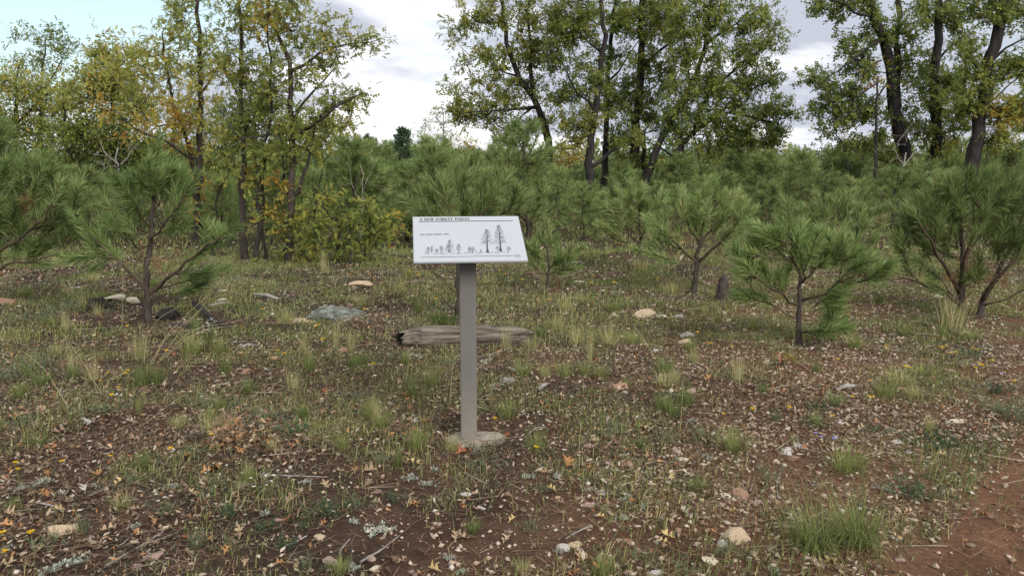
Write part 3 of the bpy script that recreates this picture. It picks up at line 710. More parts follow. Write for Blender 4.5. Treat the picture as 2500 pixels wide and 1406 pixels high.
oak('thin straight oak, leftmost of the three slim trunks by the bare leaning pole', 13.4, 600,
    [([(600, 635), (591, 560), (588, 480), (596, 400), (592, 300), (588, 230), (590, 120), (588, 20), (580, -70)], .075, .02),
     ([(590, 250), (560, 185, .2), (532, 135, .3), (508, 118, .3)], .022, .006), ([(592, 330), (625, 270, -.2), (650, 230, -.3)], .02, .006)],
    [(588, 30, 48, 55, 20, .45), (575, 130, 50, 55, 20, .42), (600, 205, 52, 46, 20, .36), (580, 290, 55, 55, 24, .33), (618, 335, 50, 50, 18, .40), (565, 390, 40, 36, 8, .5), (598, 430, 24, 24, 4, .76), (560, 165, 30, 30, 4, .72), (585, -70, 55, 45, 14)], LB, .42, .10, .085, 19, .15, dens=.8)
oak('crooked twin-stemmed oak between the straight slim oak and the thick-footed oak', 13.2, 630,
    [([(626, 634), (634, 560), (629, 480), (627, 400), (640, 350), (656, 330), (668, 290), (662, 200), (655, 110), (650, 30)], .052, .012),
     ([(646, 614, .3), (640, 530, .25), (640, 460, .2), (648, 380, .1), (662, 325)], .030, .022, 'root'), ([(656, 330), (600, 352, -.2), (545, 300, -.2), (520, 250, -.2)], .02, .007)],
    [(660, 250, 42, 55, 18, .42), (652, 140, 38, 55, 14, .5), (636, 380, 44, 44, 14, .40), (622, 480, 36, 50, 8, .45), (655, 40, 34, 40, 8, .55), (700, 310, 30, 40, 8)], LB, .44, .10, .085, 19, .14, dens=.8)
oak('thick-footed oak with long boughs reaching out to the pale sky gap', 12.9, 710,
    [([(710, 650), (704, 580), (712, 500), (716, 420), (716, 330), (712, 240), (712, 178), (690, 110), (666, 60), (655, 0), (650, -70)], .092, .018),
     ([(716, 338), (760, 310, -.2), (800, 275, -.4), (850, 246, -.5), (888, 236, -.5)], .045, .010), ([(719, 290), (750, 240, .2), (790, 195, .3), (815, 160, .3)], .035, .008),
     ([(712, 172), (750, 148), (800, 120), (850, 106), (905, 104), (932, 99)], .035, .006), ([(692, 470, .2), (694, 400, .2), (690, 345, .2), (672, 292, .1)], .035, .012), ([(728, 470), (752, 390), (768, 330), (772, 290)], .04, .012)],
    [(700, 40, 60, 55, 26, .55), (640, 45, 36, 60, 12, .70), (770, 75, 60, 45, 22, .52), (845, 100, 50, 24, 16, .5), (905, 102, 24, 10, 5, .5), (742, 150, 66, 44, 22, .50), (690, 190, 50, 46, 14, .42), (800, 175, 40, 36, 10, .48), (846, 240, 40, 24, 12, .48),
     (880, 226, 18, 14, 3, .5), (790, 270, 44, 30, 12, .47), (735, 285, 50, 44, 16, .42), (826, 300, 40, 22, 8, .52), (700, 350, 42, 40, 12, .42), (765, 340, 32, 36, 8, .5), (690, 480, 20, 42, 7, .76), (712, 560, 32, 52, 16, .46), (738, 615, 40, 34, 15, .48), (686, 540, 22, 32, 5, .74), (660, -60, 60, 40, 16)], LB, .48, .10, .085, 19, .15, dens=.8)
oak('low bushy oak with dark twigs at the foot of the thick-footed oak', 12.9, 832,
    [([(824, 655), (822, 600), (828, 540), (850, 495), (872, 440), (882, 410)], .04, .010), ([(890, 642, .2), (894, 590, .2), (888, 530, .2), (896, 495, .2)], .032, .008, 'root'), ([(853, 652, -.2), (860, 590, -.2), (850, 545, -.2)], .024, .008, 'root'),
     ([(768, 645, .3), (767, 545, .3), (772, 470, .3), (790, 400, .3), (815, 370, .3)], .03, .008, 'root')],
    [(865, 522, 50, 26, 13, .42), (902, 555, 46, 38, 20, .40), (834, 585, 42, 38, 15, .45), (938, 570, 28, 34, 9, .5), (780, 565, 40, 52, 17, .45), (785, 500, 26, 26, 6, .5), (960, 526, 10, 8, 2, .72), (868, 612, 44, 24, 9, .45), (890, 488, 18, 16, 4, .5), (745, 540, 30, 40, 9, .5), (812, 475, 20, 16, 4, .5)], LB, .42, .10, .075, 15, .12, name='oak_shrub', cat='shrub')
oak('pale sparse oak against the blue sky, farthest on the left', 30.0, 95, [([(92, 470), (98, 330), (100, 250), (104, 150), (112, 90)], .14, .02), ([(100, 260), (60, 190), (40, 150)], .05, .012), ([(101, 230), (140, 170), (160, 110)], .05, .012)],
    [(110, 100, 55, 40, 13, .3), (45, 150, 36, 30, 8, .3), (155, 120, 30, 30, 7, .3), (110, 170, 60, 40, 15, .34), (40, 90, 20, 12, 2, .3)], LB, .3, .12, .11, 17, .24, LEAF2, dens=1.7)
oak('olive oak at the left edge behind the large left pine', 24.0, 38, [([(36, 460), (40, 330), (38, 230), (44, 160)], .15, .03), ([(40, 300), (110, 240), (140, 200)], .06, .015)],
    [(38, 215, 70, 55, 34, .5), (120, 250, 60, 48, 30, .46), (20, 320, 55, 50, 26, .42), (110, 330, 60, 45, 26, .36), (70, 385, 70, 30, 22, .34), (-30, 260, 60, 70, 26)], LB, .44, .13, .10, 22, .26, LEAF2, dens=1.7)
oak('dense olive oak with dark tangled heart, left of the orange-leaved oak', 22.0, 275, [([(196, 450), (180, 400), (150, 335), (160, 270)], .11, .03), ([(288, 450), (285, 390), (272, 280), (282, 170), (285, 120)], .13, .03, 'root'), ([(280, 340), (340, 270), (370, 220)], .06, .015)],
    [(282, 165, 76, 60, 38, .58), (215, 225, 76, 56, 40, .5), (330, 245, 60, 60, 34, .46), (260, 320, 90, 45, 48, .36), (185, 330, 55, 45, 26, .38), (335, 370, 60, 32, 30, .22), (280, 385, 50, 26, 24, .16), (200, 395, 50, 26, 18, .25), (240, 130, 40, 30, 8, .5)], LB, .42, .14, .10, 23, .26, LEAF2, rt=.005, dens=1.7)
oak('green oak thicket behind the three slim oak trunks', 21.0, 640, [([(632, 480), (628, 400), (620, 320), (622, 240)], .10, .03), ([(690, 480), (700, 420), (745, 350), (760, 300)], .08, .02, 'root'), ([(560, 480), (555, 400), (545, 340)], .07, .02, 'root')],
    [(450, 330, 80, 60, 22, .44), (500, 265, 60, 44, 14, .42), (690, 295, 60, 50, 15, .38), (380, 370, 60, 44, 14, .34), (612, 300, 60, 60, 30, .32), (560, 350, 50, 60, 24, .40), (745, 335, 60, 48, 24, .46), (680, 385, 58, 40, 24, .34), (640, 240, 40, 50, 14, .36), (530, 420, 40, 40, 14, .5), (810, 330, 50, 34, 16, .55)], LB, .4, .13, .095, 22, .24, LEAF2, dens=1.6)

# ---- the large oaks on the right
YR = 29.0
kw = dict(bark=RB, leaf=.112, per=40, spread=.22, tmpl=LEAF2, rt=.0065, step=.4, sd=.12, dens=1.12)
oak('tall oak leaning towards the sky gap, behind the big pine at the sign', YR, 1345,
    [([(1347, 470), (1338, 350), (1326, 290), (1300, 235), (1266, 190), (1240, 120), (1226, 40), (1214, -70)], 0.206, 0.049), ([(1300, 240), (1294, 120), (1290, 0), (1294, -90)], 0.095, 0.025),
     ([(1312, 262), (1240, 266, -.6), (1180, 276, -1), (1112, 282, -1)], 0.073, 0.015), ([(1302, 262), (1250, 302, .6), (1198, 332, .8)], 0.047, 0.011), ([(1262, 186), (1190, 160, .5), (1120, 110, .8)], 0.043, 0.010), ([(1225, 60), (1160, 55), (1105, 70)], 0.034, 0.008)],
    [(1130, 52, 40, 30, 10), (1108, 92, 26, 13, 4), (1180, 52, 42, 36, 11), (1222, 20, 42, 50, 18), (1290, 30, 42, 56, 20), (1150, 150, 42, 22, 7), (1205, 142, 50, 40, 18), (1280, 130, 46, 46, 20), (1140, 226, 52, 36, 12), (1200, 205, 50, 30, 15, .45),
     (1110, 262, 32, 22, 9), (1180, 272, 52, 28, 20), (1250, 242, 46, 32, 16), (1228, 302, 42, 22, 9), (1290, 190, 42, 34, 12), (1322, 130, 40, 50, 16), (1122, 292, 24, 16, 5), (1306, 305, 50, 18, 14, .5), (1255, -70, 90, 50, 30), (1350, 60, 36, 46, 12), (1270, 350, 40, 16, 7, .5)], tint=.46, **kw)
oak('oak with forked dark trunk and a low rising limb, behind the sign', 27.5, 1432,
    [([(1430, 520), (1436, 440), (1440, 380), (1450, 280), (1462, 200), (1478, 110), (1470, 40), (1455, -70)], 0.189, 0.057), ([(1442, 408), (1482, 388), (1512, 358), (1562, 328), (1592, 300)], 0.086, 0.025),
     ([(1452, 270), (1400, 215, -.6), (1370, 150, -1)], 0.060, 0.016), ([(1470, 130), (1400, 70, .5), (1380, 20, .8)], 0.052, 0.016)],
    [(1400, 40, 66, 52, 28), (1380, 132, 50, 52, 20), (1430, 190, 50, 44, 22), (1372, 232, 52, 36, 20), (1400, 292, 70, 24, 20, .5), (1440, 66, 50, 52, 18), (1366, 66, 40, 44, 12), (1405, 320, 40, 14, 6, .55), (1420, -70, 80, 50, 26), (1560, 340, 36, 26, 9, .42), (1390, 345, 44, 12, 7, .5)], tint=.36, **kw)
oak('straight dark oak trunk behind the forked oak', 31.0, 1480, [([(1478, 470), (1478, 350), (1482, 250), (1485, 150), (1500, 0), (1502, -70)], 0.163, 0.057), ([(1484, 200), (1530, 150), (1560, 100)], 0.052, 0.016)],
    [(1490, 42, 52, 52, 22, .22), (1482, 132, 44, 44, 17, .22), (1505, 220, 62, 30, 26, .30), (1470, 262, 66, 24, 22, .42), (1500, -70, 60, 40, 16), (1500, 330, 40, 26, 10, .34)], tint=.28, **kw)
oak('thick oak trunk in the middle of the right-hand grove', 30.0, 1548, [([(1548, 470), (1549, 350), (1560, 250), (1565, 150), (1560, 60), (1576, -70)], 0.258, 0.082), ([(1564, 170), (1630, 110), (1670, 60)], 0.086, 0.025), ([(1556, 280), (1500, 250), (1470, 230)], 0.052, 0.016), ([(1572, 430), (1572, 330)], 0.103, 0.066)],
    [(1560, 52, 70, 52, 34), (1622, 82, 70, 52, 34), (1572, 160, 60, 42, 26), (1640, 180, 52, 44, 20), (1540, 262, 62, 40, 28, .36), (1604, 20, 80, 34, 30), (1590, 240, 44, 30, 16), (1590, -70, 90, 50, 34), (1530, 330, 44, 26, 12, .3), (1560, 385, 60, 20, 12, .34), (1610, 300, 50, 30, 14)], tint=.38, **kw)
oak('spreading oak with low twisting limbs at the right end of the middle grove', 28.0, 1600,
    [([(1556, 440), (1590, 392), (1622, 330), (1642, 285), (1690, 215), (1720, 130), (1730, 40), (1735, -70)], 0.172, 0.049), ([(1588, 445), (1632, 392), (1680, 338), (1722, 292), (1764, 270), (1830, 282), (1900, 302)], 0.181, 0.033, 'root'),
     ([(1692, 330), (1702, 280), (1724, 232), (1764, 192), (1824, 150), (1880, 100)], 0.086, 0.025), ([(1735, 285), (1800, 240), (1870, 205), (1905, 190)], 0.060, 0.016), ([(1668, 372), (1705, 412), (1744, 424), (1760, 415)], 0.039, 0.011), ([(1700, 350), (1712, 400), (1722, 470)], 0.019, 0.007), ([(1640, 380), (1590, 350), (1560, 345)], 0.043, 0.016), ([(1725, 110), (1790, 60), (1850, 20)], 0.052, 0.016)],
    [(1700, 42, 80, 52, 42), (1800, 42, 80, 52, 38), (1868, 62, 50, 44, 15), (1722, 132, 80, 42, 36), (1820, 122, 70, 42, 27), (1895, 102, 30, 24, 6), (1682, 222, 70, 42, 36), (1780, 212, 80, 42, 40), (1872, 190, 50, 32, 15), (1722, 292, 70, 32, 30), (1822, 282, 80, 36, 40, .32),
     (1900, 262, 40, 32, 14), (1880, 322, 50, 22, 16, .3), (1780, 332, 60, 24, 22, .28), (1652, 282, 50, 34, 18), (1930, 285, 16, 14, 3), (1740, -70, 110, 50, 40), (1640, 330, 40, 24, 10, .3), (1710, 370, 60, 22, 14, .34), (1840, 350, 60, 22, 14, .36), (1620, 395, 44, 18, 8, .34)], tint=.36, **kw)
YQ = 25.0
oak('massive dark oak trunk right of the grey sky gap', YQ, 2205, [([(2218, 470), (2206, 380), (2186, 260), (2170, 130), (2146, 70), (2130, 20), (2118, -70)], 0.275, 0.115), ([(2192, 260, .3), (2190, 100, .3), (2192, -70, .3)], 0.129, 0.074),
     ([(2146, 62), (2082, 20, -.5), (2000, -10, -.8)], 0.052, 0.016), ([(2160, 80), (2132, 112, -.4), (2064, 160, -.8), (2004, 200, -1), (1972, 226, -1)], 0.052, 0.010), ([(2180, 200), (2110, 260, -.5), (2050, 290, -.8)], 0.043, 0.011), ([(2150, 60), (2080, 70, -.9), (2040, 66, -1.2)], 0.022, 0.005)],
    [(2022, 14, 52, 20, 13), (2092, 20, 52, 26, 17), (2082, 102, 44, 34, 13), (2100, 162, 44, 34, 18), (2032, 202, 44, 30, 14), (1990, 182, 28, 16, 5), (2062, 252, 52, 34, 24), (1992, 270, 26, 16, 8), (2112, 282, 52, 42, 22), (2022, 312, 44, 16, 8), (2160, 62, 44, 44, 12), (2222, 62, 42, 42, 12),
     (2230, 162, 34, 44, 12), (2222, 282, 32, 34, 12), (2136, 172, 20, 12, 3, .8), (2150, -70, 110, 50, 34), (2160, 350, 44, 24, 8, .3), (2180, 200, 20, 40, 5), (2170, 395, 50, 24, 12, .34), (2080, 350, 40, 30, 10, .34)], tint=.32, **kw)
oak('bare grey pole of a dead oak with drooping twigs beside the massive oak', 23.5, 2137, [([(2138, 520), (2138, 400), (2141, 250), (2143, 190)], 0.065, 0.029), ([(2138, 205), (2100, 232), (2052, 282), (1992, 342)], 0.026, 0.005), ([(2139, 230), (2110, 260), (2070, 320), (2040, 360)], 0.022, 0.005), ([(2139, 300), (2180, 290), (2230, 285)], 0.017, 0.005), ([(2140, 380), (2100, 390), (2060, 400)], 0.013, 0.004)],
    [(2140, 195, 16, 9, 2, .82), (2060, 300, 40, 30, 5, .3)], RB, .3, .1, .11, 14, .22, LEAF2, rt=.005)
oak('oak with a tall straight trunk between the massive oak and the leaning one', YQ + 1, 2290, [([(2292, 460), (2285, 340), (2280, 250), (2288, 100), (2297, 0), (2302, -70)], 0.215, 0.107), ([(2288, 150), (2340, 90), (2390, 60)], 0.052, 0.016), ([(2284, 330), (2330, 320), (2370, 310)], 0.043, 0.010), ([(2282, 280), (2240, 220), (2225, 180)], 0.043, 0.012)],
    [(2322, 30, 52, 26, 18), (2270, 20, 36, 36, 11), (2332, 82, 36, 36, 11), (2282, 232, 52, 42, 24), (2332, 202, 44, 44, 22), (2332, 282, 52, 36, 21), (2262, 152, 34, 34, 8), (2252, 322, 42, 34, 14), (2300, -70, 70, 40, 22), (2320, 340, 40, 24, 10, .5), (2300, 395, 44, 20, 9, .36)], tint=.34, **kw)
oak('thick oak trunk leaning right above the bushy pine at the right edge', 23.0, 2358, [([(2350, 480), (2376, 370), (2396, 290), (2411, 200), (2426, 120), (2446, 30), (2458, -70)], 0.232, 0.139), ([(2420, 150), (2470, 110), (2510, 90)], 0.060, 0.016), ([(2400, 260), (2450, 220), (2500, 180)], 0.043, 0.012), ([(2412, 200), (2370, 150), (2350, 110)], 0.034, 0.011)],
    [(2402, 20, 52, 32, 20), (2472, 30, 42, 42, 18), (2402, 192, 42, 32, 15), (2452, 152, 34, 32, 7), (2440, 276, 52, 26, 21, .62), (2482, 162, 34, 34, 12), (2492, 252, 28, 26, 11, .55), (2382, 132, 42, 42, 11), (2352, 252, 42, 32, 15), (2450, -70, 80, 40, 26), (2530, 80, 50, 90, 24), (2540, 240, 40, 60, 14), (2420, 345, 50, 22, 12, .45)], tint=.34, **kw)
oak('leaning oak stem at the right edge behind the others', 34.0, 2470, [([(2462, 470), (2490, 370), (2516, 310), (2550, 200)], 0.189, 0.098)], [(2510, 300, 44, 28, 14), (2540, 200, 50, 60, 22), (2560, 90, 60, 60, 24), (2440, 390, 40, 20, 8, .6)], tint=.3, **kw)
# ---- low oaks and brush farther back
bk = dict(bark=LB, leaf=.13, per=20, spread=.40, tmpl=LEAF2, rt=.006, step=.5, sd=.12)
oak('tawny half-bare brush between the trunk of the leaning oak and the forked oak', 40, 1395, [([(1392, 470), (1390, 420), (1385, 370)], .12, .03), ([(1420, 470), (1425, 400), (1435, 340)], .08, .03, 'root')], [(1392, 365, 52, 40, 24, .66), (1380, 400, 40, 22, 12, .80), (1430, 330, 30, 30, 8, .6), (1350, 400, 30, 26, 8, .7)], tint=.66, **bk)
oak('yellow-green oak bush in the gap right of the spreading oak', 40, 1820, [([(1820, 470), (1818, 410), (1815, 360)], .12, .03)], [(1820, 345, 80, 26, 30, .55), (1880, 370, 50, 24, 16, .5), (1740, 370, 50, 24, 14, .5)], tint=.54, **bk)
oak('olive oak bush behind the massive oak trunk', 38, 2150, [([(2150, 470), (2150, 400), (2160, 350)], .12, .03)], [(2120, 360, 60, 40, 22, .4), (2200, 370, 50, 40, 18, .45), (2060, 385, 50, 26, 14, .5)], tint=.42, **bk)
oak('yellowing oak bush behind the thick leaning trunk at the right', 38, 2440, [([(2436, 470), (2440, 400), (2445, 350)], .12, .03)], [(2430, 350, 50, 40, 18, .6), (2490, 350, 40, 40, 16, .55), (2330, 380, 40, 26, 12, .5)], tint=.55, **bk)
oak('yellow oak bush in the far gap just left of the dark juniper', 58, 925, [([(922, 440), (922, 400), (925, 375)], .12, .04)], [(930, 385, 46, 30, 26, .68), (895, 380, 26, 18, 9, .7), (870, 370, 30, 18, 9, .7)], tint=.68, bark=LB, leaf=.17, per=20, spread=.5, tmpl=LEAF2, step=.6, rt=.008)
oak('golden oak bush in the far gap right of the pale poplar', 52, 1150, [([(1150, 440), (1150, 400), (1152, 360)], .12, .04)], [(1142, 365, 40, 26, 20, .70), (1180, 375, 30, 22, 12, .66), (1120, 385, 30, 20, 10, .74)], tint=.7, bark=LB, leaf=.16, per=20, spread=.45, tmpl=LEAF2, step=.6, rt=.008)
oak('slight pale-leaved tree right of the dark juniper', 66, 1035, [([(1030, 440), (1032, 380), (1038, 310), (1040, 285)], .11, .03)], [(1038, 310, 24, 26, 14, .5), (1030, 345, 22, 20, 9, .5)], tint=.5, bark='dead_wood', leaf=.15, per=14, spread=.45, tmpl=LEAF2, step=.6, leafmat='pale_leaf', rt=.008)
oak('fuller pale-leaved poplar under the drooping bough of the leaning oak', 62, 1085, [([(1086, 440), (1086, 380), (1082, 300), (1080, 262)], .13, .03)], [(1080, 285, 22, 30, 16, .5), (1090, 325, 34, 30, 26, .5), (1075, 360, 30, 20, 12, .5)], tint=.5, bark='dead_wood', leaf=.15, per=18, spread=.45, tmpl=LEAF2, step=.6, leafmat='pale_leaf', rt=.008)

# ---- young pines that stand nearest
PG = 'young pines in the clearing'
o = pine(362, 786, [([(362, 788), (361, 720), (360, 650), (366, 590), (372, 520), (368, 450), (371, 405)], .044, .012),
    ([(364, 722), (330, 672, -.05), (290, 632, -.1), (244, 600, -.1), (222, 572, -.1)], .018, .008), ([(367, 716), (420, 670, -.15), (480, 622, -.3), (540, 576, -.4)], .024, .009), ([(364, 640), (330, 600, .2), (302, 562, .3), (278, 522, .3)], .014, .008),
    ([(366, 592), (400, 550, -.2), (430, 510, -.3), (452, 466, -.3)], .015, .008), ([(366, 552), (332, 502, -.2), (306, 462, -.3)], .013, .008), ([(366, 705), (430, 692, .15), (505, 664, .3)], .014, .007), ([(370, 540), (392, 480, .2), (402, 428, .3)], .012, .008), ([(290, 632), (252, 628, -.2), (215, 632, -.25)], .010, .006), ([(366, 745), (410, 722, .1), (462, 708, .15)], .008, .005)],
    [(375, 435, 52, 38, 22, .40), (318, 480, 32, 36, 10, .3), (434, 470, 32, 40, 11, .36), (262, 585, 28, 28, 6, .3), (512, 590, 28, 22, 8, .42), (470, 668, 44, 12, 5, .42), (318, 555, 34, 34, 6, .28), (228, 618, 16, 10, 3, .4), (425, 550, 34, 34, 7, .34)],
    tint=.32, m=84, nl=.155, dead=[(392, 600, 30, 32, 7)])
tag(o, 'dark young pine with orange dead needles at mid trunk, between two burnt stumps', 'pine', PG)
o = pine(-60, 760, [([(-60, 762), (-58, 690), (-50, 600), (-40, 500), (-36, 420)], .06, .015), ([(-56, 640), (20, 600, -.2), (80, 560, -.3), (130, 500, -.4)], .026, .009), ([(-54, 690), (30, 640, -.2), (110, 625, -.2), (200, 615, -.2)], .02, .007), ([(-50, 580), (0, 500, .1), (40, 450, .2), (70, 410, .2)], .02, .008), ([(80, 560), (140, 545, -.3), (200, 520, -.3)], .012, .007), ([(-50, 640), (0, 560, .3), (60, 500, .4)], .02, .008)],
    [(60, 450, 80, 50, 24, .38), (160, 500, 45, 40, 16, .36), (40, 540, 80, 40, 18, .3), (140, 570, 60, 36, 14, .32), (60, 625, 100, 18, 12, .38), (0, 480, 50, 60, 12, .34), (-40, 560, 60, 90, 20), (110, 420, 36, 26, 7, .42)], tint=.34, m=84, nl=.155, dead=[(60, 500, 50, 40, 10)])
tag(o, 'large ragged young pine cut by the left edge of the view', 'pine', PG)
o = pine(1114, 792, [([(1113, 795), (1120, 720), (1117, 640), (1128, 560), (1136, 480), (1133, 440)], .036, .011), ([(1119, 720), (1062, 668, -.1), (1034, 648, -.15)], .009, .004, 'bare'), ([(1122, 690), (1180, 692, -.1), (1240, 694, -.2)], .008, .004, 'bare'), ([(1119, 760), (1090, 742), (1085, 728)], .007, .003, 'bare'), ([(1121, 662), (1170, 655, .1), (1215, 630, .2)], .008, .004, 'bare'), ([(1128, 560), (1085, 520, -.1), (1052, 492, -.2)], .014, .007), ([(1130, 550), (1180, 520, -.2), (1205, 480, -.25)], .016, .008), ([(1130, 560), (1220, 530, .2), (1256, 480, .3)], .016, .008), ([(1130, 570), (1085, 540, .2), (1022, 505, .3)], .012, .007)],
    [(1136, 450, 34, 26, 7, .5), (1080, 488, 40, 30, 9, .46), (1205, 480, 44, 30, 12, .5), (1040, 508, 22, 20, 4, .44), (1250, 480, 24, 24, 5, .5), (1150, 520, 80, 18, 10, .4), (1258, 516, 20, 16, 4, .4), (1100, 540, 60, 20, 6, .36)], tint=.46, m=84, nl=.15, up=1.1)
tag(o, 'young pine with a black trunk straight behind the information sign', 'pine', PG)
o = pine(1688, 718, [([(1686, 720), (1695, 680), (1702, 640), (1708, 600), (1722, 540), (1735, 490)], .046, .012), ([(1702, 640), (1672, 618, -.1), (1640, 590, -.2), (1612, 560, -.25)], .022, .008), ([(1704, 640), (1740, 610, -.15), (1775, 575, -.3), (1810, 545, -.4)], .024, .008), ([(1690, 690), (1664, 650, -.2), (1622, 630, -.3), (1588, 622, -.3)], .012, .006), ([(1708, 600), (1680, 545, .2), (1672, 500, .3)], .016, .008), ([(1712, 590), (1752, 540, .2), (1782, 500, .3)], .016, .008), ([(1690, 705), (1650, 700), (1605, 690)], .007, .004, 'bare')],
    [(1735, 490, 44, 26, 12, .62), (1672, 520, 40, 34, 12, .58), (1782, 520, 36, 34, 12, .6), (1615, 565, 30, 24, 8, .52), (1815, 560, 24, 24, 6, .55), (1720, 545, 60, 30, 10, .5), (1595, 620, 16, 12, 3, .4), (1640, 590, 30, 20, 5, .5), (1790, 590, 30, 16, 5, .48)], dead=[(1715, 600, 45, 25, 6)], tint=.55, m=84, nl=.15, up=1.1)
tag(o, 'light green young pine leaning right on a forked trunk beside the pointed stump', 'pine', PG)
o = pine(1950, 846, [([(1950, 850), (1948, 800), (1952, 740), (1958, 690), (1945, 640), (1930, 600), (1925, 570)], .030, .010), ([(1950, 745), (1900, 712, -.1), (1850, 680, -.15), (1815, 640, -.2)], .014, .007), ([(1952, 735), (2010, 715, -.1), (2060, 690, -.2), (2100, 650, -.25)], .014, .007), ([(1948, 780), (1900, 752), (1868, 742), (1835, 728)], .009, .005), ([(1958, 690), (2000, 650, .15), (2030, 600, .2)], .012, .007), ([(1936, 620), (1890, 600, .1), (1860, 570, .2)], .010, .006), ([(1952, 812), (1990, 808, -.1), (2030, 806, -.2)], .008, .005), ([(2060, 690), (2110, 690, -.3), (2145, 668, -.3)], .009, .005), ([(1958, 690), (1970, 640, -.25), (1985, 600, -.35)], .010, .006)],
    [(1935, 600, 50, 26, 12, .46), (1990, 625, 50, 40, 13, .44), (1845, 640, 34, 40, 9, .36), (2060, 640, 40, 40, 11, .4), (2110, 665, 34, 30, 9, .36), (1880, 600, 34, 30, 8, .42), (1910, 690, 44, 20, 6, .34), (2000, 740, 50, 20, 6, .34), (2010, 800, 44, 16, 7, .36), (1830, 690, 20, 30, 5, .34), (1930, 575, 12, 14, 3, .55), (2050, 780, 30, 14, 4, .36)], tint=.38, m=86, nl=.145, Lr=(.13, .24))
tag(o, 'small open young pine standing nearest on the right, red oak seedling at its foot', 'pine', PG)
o = pine(2370, 776, [([(2345, 778), (2342, 740), (2350, 690), (2352, 630), (2345, 560)], .05, .018), ([(2388, 778), (2395, 745), (2420, 690, .1), (2450, 640, .2), (2480, 570, .2)], .042, .014, 'root'), ([(2344, 745), (2300, 712, -.1), (2240, 690, -.2), (2180, 678, -.3)], .024, .007, 'bare'), ([(2346, 720), (2300, 640, -.1), (2270, 590, -.2), (2250, 540, -.2)], .03, .010), ([(2350, 690), (2365, 600, -.2), (2400, 520, -.3)], .03, .010), ([(2400, 730), (2460, 660, -.2), (2520, 590, -.2)], .03, .010), ([(2370, 770), (2310, 700, -.3), (2260, 650, -.4)], .012, .006), ([(2395, 745), (2460, 730, -.1), (2520, 700, -.2)], .014, .006, 'bare'), ([(2350, 640), (2400, 560, .2), (2440, 490, .3)], .02, .009)],
    [(2260, 540, 60, 50, 24, .4), (2330, 500, 56, 40, 24, .44), (2410, 470, 60, 34, 24, .46), (2480, 490, 50, 44, 22, .42), (2400, 550, 70, 40, 24, .34), (2300, 590, 60, 40, 18, .34), (2470, 590, 60, 50, 22, .32), (2215, 600, 26, 40, 9, .38), (2380, 690, 44, 24, 8, .38), (2540, 540, 50, 80, 22), (2230, 660, 30, 24, 6, .36)], dead=[(2395, 640, 70, 40, 10), (2330, 660, 40, 30, 5)], tint=.38, m=84, nl=.15, rt=.0036)
tag(o, 'broad many-stemmed young pine at the right edge with low bare limbs', 'pine', PG)
o = pine(1558, 655, [([(1560, 658), (1562, 620), (1566, 580), (1562, 530), (1556, 490)], .036, .011), ([(1564, 600), (1530, 570, -.1), (1505, 540, -.2), (1485, 510, -.3)], .016, .008), ([(1563, 560), (1590, 520, .1), (1606, 490, .2)], .014, .008), ([(1562, 540), (1530, 500, .2), (1520, 480, .2)], .012, .007), ([(1565, 590), (1520, 590, -.2), (1475, 560, -.3)], .012, .007)],
    [(1555, 490, 44, 26, 14, .62), (1510, 520, 40, 34, 15, .58), (1600, 520, 34, 34, 12, .58), (1480, 550, 26, 26, 8, .55), (1550, 555, 60, 30, 14, .5), (1490, 585, 26, 20, 5, .46), (1600, 575, 34, 26, 7, .48)], tint=.58, m=80, nl=.15, nw=.0075, up=1.1)
tag(o, 'pale green young pine between the sign and the leaning forked pine', 'pine', PG)
o = pine(1335, 702, [([(1334, 704), (1336, 670), (1338, 630), (1334, 590)], .020, .008), ([(1337, 640), (1300, 620, -.1), (1285, 600, -.1)], .008, .005), ([(1337, 650), (1375, 640, .1), (1400, 625, .1)], .008, .005), ([(1336, 670), (1310, 655, -.1), (1290, 640, -.15)], .007, .004), ([(1337, 668), (1360, 668), (1385, 660)], .006, .004)],
    [(1335, 590, 26, 20, 7, .56), (1300, 620, 22, 22, 6, .5), (1375, 630, 28, 24, 7, .5), (1340, 650, 40, 24, 7, .44)], tint=.5, m=80, nl=.135, nw=.0066, Lr=(.12, .2), dead=[(1345, 690, 24, 8, 5)])
tag(o, 'smallest young pine, knee high, just right of the sign panel', 'pine', PG)
o = pine(2040, 650, [([(2040, 655), (2042, 610), (2046, 560), (2050, 510)], .034, .011), ([(2042, 600), (2000, 560), (1970, 530)], .014, .008), ([(2043, 590), (2080, 560), (2120, 540)], .014, .008), ([(2045, 570), (2020, 520, .2), (2010, 500, .2)], .012, .007)],
    [(2050, 510, 44, 26, 12, .62), (2000, 520, 44, 26, 12, .6), (2095, 535, 40, 30, 12, .58), (1975, 560, 40, 30, 10, .5), (2120, 580, 36, 34, 10, .46), (2050, 580, 70, 30, 12, .44)], tint=.55, m=78, nl=.155, nw=.008, up=1.1)
tag(o, 'yellow-green young pine behind the small open pine on the right', 'pine', PG)

